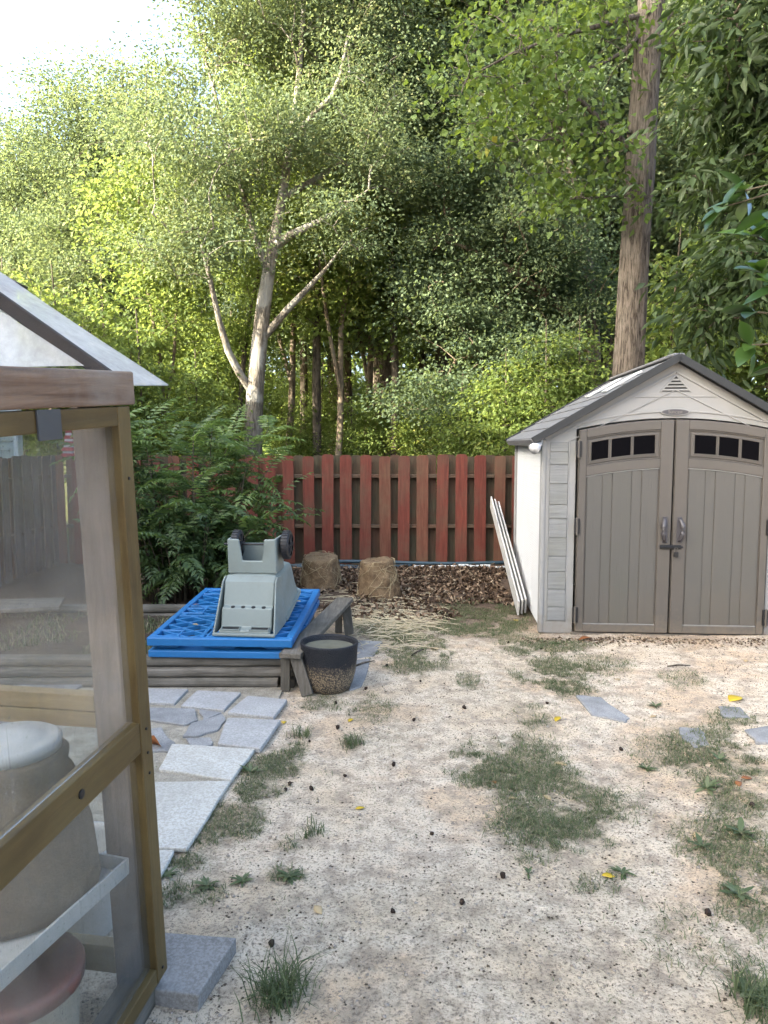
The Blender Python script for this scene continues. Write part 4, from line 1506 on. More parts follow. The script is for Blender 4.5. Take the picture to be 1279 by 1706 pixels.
# ------------------------------------------------------------------ neighbour's house, its unseen tall block added to shade the yard
NH = empty('neighbour_house', (-11.0, -4.0, 0), (0, 0, 0), 'white sided house beyond the left fence, low wing seen through the plastic, tall block added for shade', 'house')
HX, HY, HE, HR = 4.8, 10.2, 5.0, 8.5
MB().box(-HX, HX, -HY, HY, -.2, HE).build('wall', M['house'], NH)
for s in (-1, 1):
    MB().prism([(-HX, HE + .001), (HX, HE + .001), (0, HR - .1)], HY - .1 if s > 0 else -HY, HY if s > 0 else -HY + .1).build('gable', M['house'], NH)
lap = MB()
z = .3
while z < HE - .1:
    for s in (-1, 1):
        x = s * HX
        lap.add([(x, -HY, z), (x, HY, z), (x + s * .022, HY, z), (x + s * .022, -HY, z), (x, -HY, z + .148), (x, HY, z + .148), (x + s * .004, HY, z + .148), (x + s * .004, -HY, z + .148)],
                [(3, 2, 6, 7), (0, 3, 7, 4), (1, 5, 6, 2), (0, 1, 2, 3), (4, 7, 6, 5)])
        y = s * HY
        lap.add([(-HX, y, z), (HX, y, z), (HX, y + s * .022, z), (-HX, y + s * .022, z), (-HX, y, z + .148), (HX, y, z + .148), (HX, y + s * .004, z + .148), (-HX, y + s * .004, z + .148)],
                [(3, 2, 6, 7), (0, 3, 7, 4), (1, 5, 6, 2), (0, 1, 2, 3), (4, 7, 6, 5)])
    z += .15
tag(lap.build('siding', M['house'], NH), None, None, None, 'stuff')
for sx_ in (-1, 1):
    for sy_ in (-1, 1):
        MB().box(sx_ * HX - .09, sx_ * HX + .09, sy_ * HY - .09, sy_ * HY + .09, 0, HE).build('corner_trim', M['house'], NH, .005)
    Lr = math.hypot(HX, HR - HE) + .4
    a_ = math.atan2(HR - HE, HX)
    p0 = Vector((0, 0, HR))
    p1 = Vector((sx_ * math.cos(a_) * Lr, 0, HR - math.sin(a_) * Lr))
    MB().bar(p0, p1, 2 * HY + .8, .14).build('roof', M['house_roof'], NH)
    for y in (-7, -3, 1, 5):
        for z0 in (1.0, 3.4):
            wf = MB().box(sx_ * HX - .02, sx_ * HX + .05, y - .5, y + .5, z0, z0 + 1.4).build('window', M['pale_paint'], NH, .01)
            for (ya, yb) in ((-.43, -.02), (.02, .43)):
                MB().box(sx_ * HX + .0, sx_ * HX + .06 if sx_ > 0 else sx_ * HX, y + ya, y + yb, z0 + .08, z0 + 1.32).build('pane', M['window_glass'], wf) if sx_ > 0 else MB().box(-HX - .06, -HX, y + ya, y + yb, z0 + .08, z0 + 1.32).build('pane', M['window_glass'], wf)

WC = (2.2, 13.25)     # centre of the low wing, local
MB().box(WC[0] - 2.6, WC[0] + 2.6, 10.21, 16.5, -.2, 4.2).build('wing_wall', M['house'], NH)
lap = MB()
z = .3
while z < 4.1:
    x = WC[0] + 2.6
    lap.add([(x, 10.21, z), (x, 16.5, z), (x + .022, 16.5, z), (x + .022, 10.21, z), (x, 10.21, z + .148), (x, 16.5, z + .148), (x + .004, 16.5, z + .148), (x + .004, 10.21, z + .148)],
            [(3, 2, 6, 7), (0, 3, 7, 4), (1, 5, 6, 2), (0, 1, 2, 3), (4, 7, 6, 5)])
    z += .15
tag(lap.build('wing_siding', M['house'], NH), None, None, None, 'stuff')
MB().box(WC[0] + 2.5, WC[0] + 2.68, 16.4, 16.58, 0, 4.19).build('corner_trim', M['house'], NH, .005)
MB().prism([(WC[0] - 2.6, 4.201), (WC[0] + 2.6, 4.201), (WC[0], 5.5)], 16.3, 16.5).build('wing_gable', M['house'], NH)
for s in (-1, 1):
    MB().bar((WC[0], 13.4, 5.6), (WC[0] + s * 2.85, 13.4, 4.16), 6.4, .10).build('wing_roof', M['house_roof'], NH)

# ------------------------------------------------------------------ vegetation builders
def unit(a):
    return a / np.maximum(np.linalg.norm(a, axis=-1, keepdims=True), 1e-9)


def leaf_arrays(pos, ax, nrm, L, W, curl=.12, fold=.10):
    """diamond leaves folded along the midrib: (verts, tris)"""
    n = len(pos)
    ax = unit(ax)
    s = unit(np.cross(nrm, ax))
    nn = np.cross(ax, s)
    L = L[:, None]
    W = W[:, None]
    v = np.empty((n, 4, 3))
    v[:, 0] = pos
    v[:, 1] = pos + ax * L * .42 + s * W * .5 + nn * W * fold * 2
    v[:, 2] = pos + ax * L - nn * L * curl
    v[:, 3] = pos + ax * L * .42 - s * W * .5 + nn * W * fold * 2
    b = np.arange(n)[:, None] * 4
    f = np.concatenate([b + np.array([[0, 3, 2]]), b + np.array([[0, 2, 1]])], 1).reshape(-1, 3)
    return v.reshape(-1, 3), f


def seg_tubes(A, B, ra, rb, n=5):
    d = unit(B - A)
    ref = np.where(np.abs(d[:, 2:3]) > .9, np.array([[1., 0, 0]]), np.array([[0, 0, 1.]]))
    s = unit(np.cross(d, ref))
    u = np.cross(s, d)
    m = len(A)
    v = np.empty((m, 2, n, 3))
    for k in range(n):
        a = 2 * math.pi * k / n
        o = s * math.cos(a) + u * math.sin(a)
        v[:, 0, k] = A + o * ra[:, None]
        v[:, 1, k] = B + o * rb[:, None]
    base = np.arange(m)[:, None] * 2 * n
    fs = []
    for k in range(n):
        k2 = (k + 1) % n
        fs.append(base + np.array([[k, k2, n + k2, n + k]]))
    return v.reshape(-1, 3), np.concatenate(fs, 1).reshape(-1, 4)


def sub_poly(pts, rad, step):
    op, orr = [], []
    for i in range(len(pts) - 1):
        a, b = np.array(pts[i], float), np.array(pts[i + 1], float)
        k = max(1, int(np.linalg.norm(b - a) / step))
        for j in range(k):
            t = j / k
            op.append(a + (b - a) * t)
            orr.append(rad[i] + (rad[i + 1] - rad[i]) * t)
    op.append(np.array(pts[-1], float))
    orr.append(rad[-1])
    # smooth
    q = [p.copy() for p in op]
    for i in range(1, len(op) - 1):
        q[i] = op[i] * .5 + (op[i - 1] + op[i + 1]) * .25
    return q, orr


def trunk_tube(pts, rad, n=14, rough=.06, seed=0):
    mb_v, fs = [], []
    for i, p in enumerate(pts):
        d = pts[min(i + 1, len(pts) - 1)] - pts[max(i - 1, 0)]
        d = d / np.linalg.norm(d)
        ref = np.array([0, 1., 0]) if abs(d[1]) < .9 else np.array([1., 0, 0])
        s = np.cross(d, ref)
        s /= np.linalg.norm(s)
        u = np.cross(s, d)
        for k in range(n):
            a = 2 * math.pi * k / n
            r = rad[i] * (1 + rough * 2 * (float(vnoise(k * 1.0 + seed * 7, i * .6, seed)) - .5))
            mb_v.append(p + (s * math.cos(a) + u * math.sin(a)) * r)
    for i in range(len(pts) - 1):
        for k in range(n):
            k2 = (k + 1) % n
            fs.append((i * n + k, i * n + k2, (i + 1) * n + k2, (i + 1) * n + k))
    return np.array(mb_v), np.array(fs)


def sample_blobs(blobs, n, r_):
    w = np.array([b[6] if len(b) > 6 else b[3] * b[4] * b[5] for b in blobs], float)
    idx = r_.choice(len(blobs), n, p=w / w.sum())
    B = np.array([b[:6] for b in blobs], float)[idx]
    d = unit(r_.normal(size=(n, 3)))
    rad = r_.random(n) ** (1 / 2.2)
    return B[:, :3] + d * rad[:, None] * B[:, 3:6]


def grow(name, trunk, limbs, blobs, ncl, per, leafL, leafW, spread, lmat, bmat, seed, flat=.45, droop=.25, tw=.006, up=.7, tn=14, rough=.06, min_twig=0.0, nsec=5):
    r_ = np.random.default_rng(seed)
    pos, par, fixr = [], [], []
    TV, TF, nv = [], [], 0

    def add_poly(pts, rad, parent):
        nonlocal nv
        p, rr = sub_poly(pts, rad, .45)
        v, f = trunk_tube(p, rr, tn if parent < 0 else max(8, tn - 4), rough, seed)
        TV.append(v)
        TF.append(f + nv)
        nv += len(v)
        last = parent
        for i, (a, b) in enumerate(zip(p, rr)):
            pos.append(a)
            par.append(last)
            fixr.append(b)
            last = len(pos) - 1
    add_poly(trunk[0], trunk[1], -1)
    for pts, rad in limbs:
        q0 = np.array(pts[0], float)
        d = np.linalg.norm(np.array(pos) - q0, axis=1)
        add_poly(pts, rad, int(np.argmin(d)))
    nfix = len(pos)
    C = sample_blobs(blobs, ncl, r_)
    base = np.array(pos)
    dmin = np.array([np.min(np.linalg.norm(base - c, axis=1)) for c in C])
    C = C[np.argsort(dmin)]
    # attachment nodes: not the lowest bole
    arr = np.zeros((nfix + ncl * 14, 3))
    arr[:nfix] = base
    cnt = nfix
    zlow = min(b[2] - b[5] for b in blobs) - 1.2
    okfix = base[:, 2] > zlow
    if not okfix.any():
        okfix[:] = True
    ok = np.ones(len(arr), bool)
    ok[:nfix] = okfix
    tips = []
    for c in C:
        dv = c - arr[:cnt]
        d = np.linalg.norm(dv, axis=1)
        cost = d + 1.6 * np.maximum(0, arr[:cnt, 2] - c[2] + .15 * d) + np.where(ok[:cnt], 0, 99)
        j = int(np.argmin(cost))
        dist = d[j]
        k = int(np.clip(dist / .4, 2, 12))
        a = arr[j].copy()
        last = j
        arch = np.array([0, 0, .13 * dist])
        for i in range(1, k + 1):
            t = i / k
            p = a + (c - a) * t + arch * math.sin(math.pi * t) + (r_.normal(size=3) * .035 * dist if i < k else 0)
            arr[cnt] = p
            pos.append(p)
            par.append(last)
            fixr.append(0)
            last = cnt
            cnt += 1
            if cnt >= len(arr) - 2:
                break
        tips.append(last)
        if cnt >= len(arr) - 14:
            break
    arr = arr[:cnt]
    par = np.array(par)
    rad2 = np.zeros(cnt)
    for i in range(cnt - 1, nfix - 1, -1):
        if rad2[i] == 0:
            rad2[i] = tw ** 2.4
        rad2[par[i]] += rad2[i] * 1.02
    rad = rad2 ** (1 / 2.4)
    E_ = np.arange(nfix, cnt)
    A, Bp = arr[par[E_]], arr[E_]
    rb = rad[E_]
    ra = np.where(par[E_] < nfix, rb * 1.35, np.minimum(rad[par[E_]], rb * 1.5))
    keep = rb > min_twig
    v, f = seg_tubes(A[keep], Bp[keep], ra[keep], rb[keep], nsec)
    TV.append(v)
    TF.append(f + nv)
    tm_ = np_mesh(name + '_trunk', np.concatenate(TV), np.concatenate(TF), bmat, True)
    # leaves
    T = arr[np.array(tips)]
    ncl2 = len(T)
    m = ncl2 * per
    cv = np.repeat(r_.random(ncl2), per)
    sz = np.repeat(.7 + .6 * r_.random(ncl2), per)
    off = r_.normal(size=(m, 3)) * spread * sz[:, None] * np.array([1, 1, flat])
    c0 = np.repeat(T, per, 0)
    # some leaves follow the twig back
    pidx = np.repeat(par[np.array(tips)], per)
    back = (arr[pidx] - c0) * (r_.random(m) ** 2)[:, None]
    P_ = c0 + off + back
    axd = unit(off + r_.normal(size=(m, 3)) * spread * .7)
    axd[:, 2] -= droop
    nr = unit(r_.normal(size=(m, 3)) * .75 + np.array([0, 0, up]))
    Ls = leafL * (.6 + .7 * r_.random(m))
    Ws = leafW * (.6 + .7 * r_.random(m))
    v, f = leaf_arrays(P_, axd, nr, Ls, Ws)
    lv = np.clip(.5 * cv + .5 * r_.random(m), 0, 1)
    cm = np_mesh(name + '_crown', v, f, lmat, False, {'lv': np.repeat(lv, 2)})
    return tm_, cm


def tree(name, meshes, loc, rot, sc, label, group=None, cat='tree'):
    root = empty(name, loc, rot, label, cat, group)
    root.scale = sc if hasattr(sc, '__len__') else (sc, sc, sc)
    obj('trunk', meshes[0], root)
    obj('crown', meshes[1], root)
    return root


def rel(pts, o):
    return [tuple(Vector(p) - Vector(o)) for p in pts]


def pblob(px, py, y, rx, ry, dr, o, w=None):
    c = P(px, py, y) - Vector(o)
    k = y / FPX
    b = (c.x, c.y, c.z, rx * k, dr, ry * k)
    return b + ((w,) if w else ())


# --- big oak behind the fence with pale mottled bark
OY = 13.2
ob = Vector((P(421, 755, OY).x, OY, hz(-2.3, OY)))
tp_ = [ob - Vector((0, 0, .1))] + [P(px, py, OY) for px, py in ((421, 755), (424, 660), (433, 560), (440, 505), (447, 445), (458, 405), (468, 340), (484, 245), (500, 120), (510, -60))]
tr_r = [.19, .165, .15, .135, .125, .11, .10, .08, .065, .05, .03]
lim = [([P(x, y, OY + dy) for x, y, dy in ((421, 655, 0), (398, 620, -.1), (378, 588, -.2), (366, 540, -.35), (352, 470, -.5), (330, 380, -.7))], [.075, .065, .06, .05, .04, .02]),
       ([P(x, y, OY + dy) for x, y, dy in ((442, 560, 0), (480, 512, -.1), (515, 478, -.2), (545, 450, -.35), (575, 405, -.5))], [.07, .06, .045, .03, .008]),
       ([P(x, y, OY + dy) for x, y, dy in ((456, 412, 0), (480, 388, -.2), (520, 378, -.4), (565, 352, -.6), (615, 315, -.8))], [.085, .07, .052, .035, .008]),
       ([P(x, y, OY + dy) for x, y, dy in ((484, 250, 0), (510, 200, -.3), (530, 178, -.4), (558, 165, -.5), (566, 138, -.5), (580, 60, -.6))], [.065, .055, .05, .045, .035, .02]),
       ([P(x, y, OY + dy) for x, y, dy in ((445, 450, 0), (420, 380, .3), (400, 300, .4), (370, 200, .5), (340, 90, .6))], [.07, .055, .045, .035, .02]),
       ([P(x, y, OY + dy) for x, y, dy in ((470, 330, 0), (560, 280, .5), (640, 225, .7), (680, 170, .8))], [.06, .05, .04, .02])]
blobs = [pblob(430, 40, 13.6, 130, 80, 1.9, ob), pblob(270, 190, 13.2, 65, 100, 1.5, ob), pblob(350, 290, 12.8, 100, 90, 1.5, ob), pblob(570, 200, 13.4, 105, 110, 1.7, ob),
         pblob(290, 420, 12.9, 80, 60, 1.2, ob), pblob(610, 40, 14, 80, 90, 1.7, ob), pblob(470, -150, 13.5, 190, 120, 2.2, ob), pblob(560, 370, 12.7, 80, 55, 1.2, ob),
         pblob(450, 210, 12.6, 80, 80, 1.2, ob), pblob(400, 420, 12.5, 70, 45, .9, ob), pblob(360, 80, 13.8, 40, 80, 1.2, ob), pblob(665, 110, 13.6, 45, 100, 1.2, ob), pblob(640, 280, 12.8, 60, 60, 1.0, ob), pblob(590, 400, 12.7, 50, 40, .8, ob), pblob(345, 420, 12.6, 50, 60, .8, ob)]
om = grow('oak', (rel(tp_, ob), tr_r), [(rel(a, ob), b) for a, b in lim], blobs, 680, 160, .066, .042, .29, M['oak_leaf'], M['bark_oak'], 3, .42, .25, .006, .4)
tree('oak_tree', om, ob, (0, 0, 0), 1, 'tall oak with pale mottled forked trunk just behind the fence')

# --- dense dark maple between the oak and the shed
MY = 14.6
mo = Vector((P(985, 700, MY).x, MY, hz(4, MY)))
tpm = [mo - Vector((0, 0, .1))] + [P(px, py, MY) for px, py in ((985, 640), (982, 520), (970, 400), (940, 250), (900, 60))]
limm = [([P(x, y, MY + d) for x, y, d in ((983, 560, 0), (900, 480, -.4), (820, 430, -.8), (740, 400, -1))], [.10, .08, .06, .03]),
        ([P(x, y, MY + d) for x, y, d in ((975, 430, 0), (900, 330, -.4), (820, 250, -.8), (760, 170, -1))], [.09, .07, .05, .03]),
        ([P(x, y, MY + d) for x, y, d in ((984, 620, 0), (920, 590, -.4), (840, 580, -.8), (760, 600, -1.1))], [.08, .06, .05, .025])]
blobs = [pblob(780, 240, 14, 90, 120, 1.6, mo), pblob(850, 400, 13.8, 130, 100, 1.7, mo), pblob(760, 520, 13.6, 90, 80, 1.4, mo), pblob(880, 610, 13.4, 110, 75, 1.5, mo),
         pblob(740, 110, 14.6, 60, 100, 1.4, mo), pblob(960, 480, 14.2, 70, 90, 1.4, mo), pblob(720, 660, 13.4, 75, 45, 1.2, mo), pblob(880, 180, 15, 120, 130, 1.8, mo), pblob(830, -60, 15, 140, 110, 2, mo),
         pblob(800, 700, 13.2, 70, 40, 1.1, mo), pblob(715, 330, 13.6, 50, 90, 1.1, mo), pblob(700, 450, 13.5, 45, 60, 1.0, mo)]
mm_ = grow('maple', (rel(tpm, mo), [.22, .2, .18, .15, .11, .05]), [(rel(a, mo), b) for a, b in limm], blobs, 740, 140, .07, .054, .28, M['maple_leaf'], M['bark_brown'], 8, .36, .35, .006, .5)
tree('maple_tree', mm_, mo, (0, 0, 0), 1, 'dense dark green maple with low branches left of the shed roof')

# --- straight poplar rising behind the shed roof
PY = 10.7
po = Vector((P(1046, 620, PY).x - .05, PY, 0))
tpp = [po - Vector((0, 0, .1))] + [P(px, py, PY) for px, py in ((1046, 640), (1053, 500), (1063, 350), (1072, 200), (1085, 0), (1092, -150), (1095, -330))]
lp = [([P(x, y, PY + d) for x, y, d in ((1050, 248, 0), (1010, 215, -.2), (975, 165, -.4), (930, 145, -.5))], [.045, .04, .03, .015]),
      ([P(x, y, PY + d) for x, y, d in ((1060, 220, 0), (1000, 222, -.3), (940, 222, -.5), (900, 235, -.7))], [.03, .022, .018, .01]),
      ([P(x, y, PY + d) for x, y, d in ((1068, 25, 0), (1010, 40, -.3), (930, 60, -.6), (850, 85, -.9), (780, 130, -1))], [.04, .03, .025, .02, .01]),
      ([P(x, y, PY + d) for x, y, d in ((1062, 325, -.1), (1000, 328, -.3), (950, 332, -.5))], [.014, .01, .006]),
      ([P(x, y, PY + d) for x, y, d in ((1066, 60, 0), (1040, 90, -.3), (1010, 105, -.4), (960, 120, -.6))], [.035, .025, .02, .01]),
      ([P(x, y, PY + d) for x, y, d in ((1080, 70, 0), (1110, 30, .2), (1160, -20, .3))], [.03, .025, .01])]
blobs = [pblob(900, 130, 10.1, 150, 110, 1.2, po, 4), pblob(960, 260, 10.2, 90, 70, .9, po, 2.2), pblob(800, 190, 9.8, 80, 80, .8, po, 1.8), pblob(1000, 20, 10.3, 90, 70, 1.1, po, 2.2),
         pblob(860, 30, 10, 120, 60, 1, po, 2.2), pblob(1055, 330, 10.35, 35, 90, .25, po, .5), pblob(1090, -220, 10.7, 190, 160, 2, po, 4), pblob(1140, 60, 11, 60, 120, 1, po, 1.6), pblob(940, 340, 10.2, 70, 50, .7, po, .8)]
pm = grow('poplar', (rel(tpp, po), [.235, .215, .20, .19, .185, .175, .14, .06]), [(rel(a, po), b) for a, b in lp], blobs, 250, 17, .10, .095, .20, M['poplar_leaf'], M['bark_poplar'], 21, .55, .45, .004, .35, 30, .10)
tree('poplar_tree', pm, po, (0, 0, 0), 1, 'straight furrowed poplar trunk rising behind the shed roof')

# --- hickory hanging in from the right
ho = Vector((6.9, 8.6, 0))
blobs = [pblob(1225, 110, 8.2, 80, 120, .9, ho), pblob(1215, 300, 8.3, 85, 80, .8, ho), pblob(1235, 460, 8.2, 90, 80, .8, ho), pblob(1150, 540, 8.6, 45, 45, .5, ho), pblob(1200, 590, 8.6, 70, 35, .6, ho),
         pblob(1340, 250, 8.4, 120, 260, 1.3, ho), pblob(1130, 470, 8.7, 30, 40, .4, ho), pblob(1270, -80, 8.4, 120, 80, 1, ho)]
hm_ = grow('hickory', ([(0, 0, -.1), (0, 0, 2), (-.1, 0, 4), (-.3, .1, 6), (-.4, .1, 8.5)], [.17, .16, .14, .1, .04]),
           [([(0, 0, 2.2), (-.9, -.1, 3.0), (-1.8, -.2, 3.5), (-2.6, -.2, 3.6)], [.06, .05, .035, .015]), ([(-.1, 0, 3.6), (-1, -.2, 4.6), (-2, -.3, 5.2), (-2.7, -.3, 5.3)], [.06, .05, .035, .015])],
           blobs, 420, 26, .17, .06, .19, M['hickory_leaf'], M['bark_dark'], 5, .6, .75, .005, .45)
tree('hickory_tree', hm_, ho, (0, 0, 0), 1, 'dark drooping long leaved hickory foliage at the right edge')

# --- woodland prototypes
pA = grow('wood_a', ([(0, 0, -.2), (.1, 0, 4), (-.1, .1, 8), (.1, 0, 13), (0, 0, 16)], [.22, .18, .15, .09, .03]), [],
          [(0, 0, 12.5, 2.6, 2.6, 3.6), (.9, .4, 8.5, 2.4, 2.4, 2.2), (-1.2, -.4, 7, 2.0, 2.2, 1.8), (.3, -.8, 5.6, 1.7, 1.7, 1.0)], 340, 130, .115, .072, .38, M['wood_leaf'], M['bark_brown'], 31, .42, .25, .006, .4)
pB = grow('wood_b', ([(0, 0, -.2), (-.1, 0, 3), (.15, .1, 6), (0, 0, 10.5)], [.17, .14, .11, .03]), [],
          [(0, 0, 8.3, 2.0, 2.0, 2.6), (1.1, .2, 5.8, 1.8, 1.8, 1.5), (-1.1, -.2, 4.6, 1.7, 1.8, 1.3), (.2, -.6, 3.5, 1.5, 1.5, .8)], 340, 190, .078, .05, .32, M['oak_leaf'], M['bark_dark'], 32, .42, .25, .006, .4)
pC = grow('wood_c', ([(0, 0, -.2), (.05, 0, 1.6), (-.1, .05, 3.2), (0, 0, 5.2)], [.045, .038, .028, .01]), [],
          [(0, 0, 3.4, 1.1, 1.1, 1.7), (.3, .2, 1.7, 1.0, 1.0, .8)], 150, 34, .12, .075, .22, M['wood_leaf'], M['bark_dark'], 33, .4, .3, .004)
pD = grow('wood_d', ([(0, 0, -.2), (.06, 0, 3), (-.08, .05, 6), (.1, 0, 9), (0, 0, 13)], [.10, .085, .07, .055, .02]), [],
          [(0, 0, 10, 1.7, 1.7, 3.2), (.2, .2, 6.2, 1.4, 1.4, 1.2), (0, 0, 4.4, .9, .9, .7)], 210, 55, .14, .09, .30, M['wood_leaf'], M['bark_dark'], 34, .45, .25)
pE = grow('wood_e', ([(0, 0, -.2), (.25, 0, 2.5), (.3, .05, 4.5), (.9, 0, 7), (1.0, 0, 9)], [.085, .075, .06, .045, .015]),
          [([(.28, 0, 2.8), (-.2, 0, 4.6), (-.5, .1, 7)], [.05, .04, .015])],
          [(.6, 0, 8, 1.8, 1.8, 1.8), (-.3, .2, 5.8, 1.4, 1.4, 1.2), (.7, 0, 5.0, 1, 1, .8)], 200, 50, .13, .085, .28, M['wood_leaf'], M['bark_brown'], 35, .45, .25)

r2 = random.Random(5)
ORD = ['first', 'second', 'third', 'fourth', 'fifth', 'sixth', 'seventh', 'eighth', 'ninth', 'tenth', 'eleventh', 'twelfth', 'thirteenth', 'fourteenth', 'fifteenth', 'sixteenth', 'seventeenth', 'eighteenth', 'nineteenth', 'twentieth']


def stand(name, proto, px, y, sc, label, group, rz=None, tilt=0):
    x = (px - 640) / FPX * y
    return tree(name, proto, (x, y, hz(x, y) - .05), (0, R(tilt), r2.uniform(0, 6.28) if rz is None else rz), (sc * r2.uniform(.93, 1.07), sc * r2.uniform(.93, 1.07), sc), label, group)


# sunlit trees at the left with the open sky above them
for px, y, sc, lab in ((40, 20, .92, 'sunlit tree at the left photo edge, top below the open sky'), (150, 19, .98, 'sunlit tree between the left edge and the oak, its top lighter'),
                       (-70, 21, .95, 'sunlit tree mostly cut off by the left photo edge'), (225, 18.5, .98, 'sunlit tree whose crown merges with the left side of the oak')):
    stand('sunlit_tree', pB, px, y, sc, lab, 'sunlit trees on the left')
stand('brown_trunk_tree', pE, 288, 14.0, .72, 'thin brown trunk left of the oak, in leaf from the top', None, 2.6)
stand('leaning_tree', pD, 372, 14.6, .62, 'slim tree leaning behind the oak trunk', None, 1.0, 12)
# slim trees in the gap right of the oak
for i, (px, y, k, sc) in enumerate(((470, 16.5, 1, 1), (505, 19, 0, 1.1), (528, 15.5, 0, 1), (556, 14.8, 1, .9), (580, 20, 0, 1.1), (603, 17, 1, 1), (632, 18.5, 0, 1.1), (655, 15.4, 0, .95), (700, 19, 0, 1.1), (735, 21, 1, 1.2))):
    stand('slim_tree', (pD, pE)[k], px, y, sc, ORD[i] + ' slim trunk right of the oak in the bright gap before the maple', 'slim trees in the gap')
# low saplings along the back of the fence
for i, (px, y, sc) in enumerate(sorted(((235, 12.6, .75), (330, 12.4, .62), (180, 13.5, .9), (690, 15.2, .58), (505, 15.6, .5), (588, 15.2, .52), (640, 16.2, .6), (770, 12.6, .55), (840, 12.2, .62), (905, 12.0, .7), (100, 14, .95), (20, 14.5, 1.0), (540, 19, .7), (1120, 12.5, 1.0), (1200, 12.5, 1.15), (1275, 12, 1.2), (960, 12.4, .72), (300, 16, 1), (390, 17, .9)))):
    stand('sapling', pC, px, y, sc, ORD[i] + ' leafy sapling from the left among those behind the back fence', 'saplings behind the fence')
# woodland further back
for i in range(17):
    px = -10 + i * 85 + r2.uniform(-20, 20)
    y = r2.choice((23, 26, 29, 33)) + r2.uniform(-1.5, 1.5)
    if px < 500:
        stand('forest_tree', pB, px, y + 3, 1.0 if px < 260 else 1.25, 'woodland tree far behind the fence, low crown on the left', 'far trees below the open sky')
    else:
        stand('forest_tree', pA, px, y, r2.uniform(1.0, 1.3), 'tall woodland tree far behind the fence', 'tall trees of the wood')
for px, y, sc, lab in ((648, 17.6, 1.3, 'leafy tree above the bright gap, nearest the maple'), (735, 16.6, 1.35, 'leafy tree rising behind the left side of the maple'), (560, 20, 1.25, 'leafy tree above the bright gap, nearest the oak')):
    stand('gap_tree', pB, px, y, sc, lab, 'trees above the gap')
for i in range(7):
    px = 790 + i * 105
    stand('backing_tree', pB, px, 18 + r2.uniform(-1, 2), r2.uniform(1.15, 1.45), 'leafy tree filling the wood behind the maple and the shed', 'trees behind maple and shed')
for i in range(9):
    stand('undergrowth_sapling', pC, 230 + i * 75 + r2.uniform(-20, 20), 22 + r2.uniform(-2, 6), r2.uniform(.8, 1.2), 'sapling deep in the wood between the far trunks', 'saplings deep in the wood')
for x, y, sc in ((-17.0, -.9, 1.3), (-17.5, -3.4, 1.3), (-18.5, -7.5, 1.2)):  # unseen trees added to cast shade on poplar, hickory and shed
    tree('shade_tree', pA, (x, y, -.1), (0, 0, r2.uniform(0, 6)), sc, 'unseen tall tree added beyond the left edge to shade the poplar and shed', 'unseen trees added for shade')
# the far edge of the wood reads as one mass
fw = np.random.default_rng(77)
n = 15000
xw = fw.uniform(-32, 62, n)
yw = fw.uniform(44, 56, n)
top_ = np.where(xw < -14, 9, 14) * (.75 + .35 * vnoise(xw * .25, yw * .2, 4))
zw = fw.random(n) * top_
v_, f_ = leaf_arrays(np.stack([xw, yw, zw], 1), fw.normal(size=(n, 3)) * np.array([1, 1, .6]), unit(fw.normal(size=(n, 3)) + np.array([0, -.3, .6])), .55 + .4 * fw.random(n), .4 + .3 * fw.random(n))
tag(obj('far_wood', np_mesh('far_wood', v_, f_, M['wood_leaf'], False, {'lv': np.repeat(fw.random(n), 2)})), 'far green edge of the wood closing the view', 'wood', None, 'stuff')

# --- bush with pinnate leaves behind the raised bed
def pinnate(base, direction, length, npair, ll, lw, r_, sag=.5):
    """one compound leaf: rachis points plus leaflets"""
    d = np.array(direction, float)
    d /= np.linalg.norm(d)
    p = np.array(base, float)
    pts = [p]
    steps = npair + 1
    for i in range(steps):
        d = d + np.array([0, 0, -sag / steps])
        d /= np.linalg.norm(d)
        p = p + d * length / steps
        pts.append(p)
    pos, ax, nr, L = [], [], [], []
    for i in range(1, len(pts)):
        dd = pts[i] - pts[i - 1]
        dd /= np.linalg.norm(dd)
        side = np.cross(dd, [0, 0, 1.])
        side /= max(1e-6, np.linalg.norm(side))
        upv = np.cross(side, dd)
        prof_ = math.sin(math.pi * (.18 + .74 * i / len(pts)))
        for s in (-1, 1):
            a = side * s + dd * .55 + np.array([0, 0, -.18]) + r_.normal(size=3) * .10
            pos.append(pts[i] + dd * r_.uniform(-.004, .004))
            ax.append(a)
            nr.append(upv + r_.normal(size=3) * .18)
            L.append(ll * prof_ * r_.uniform(.85, 1.12))
    pos.append(pts[-1])
    ax.append(dd)
    nr.append(upv)
    L.append(ll * .8)
    return pts, pos, ax, nr, L


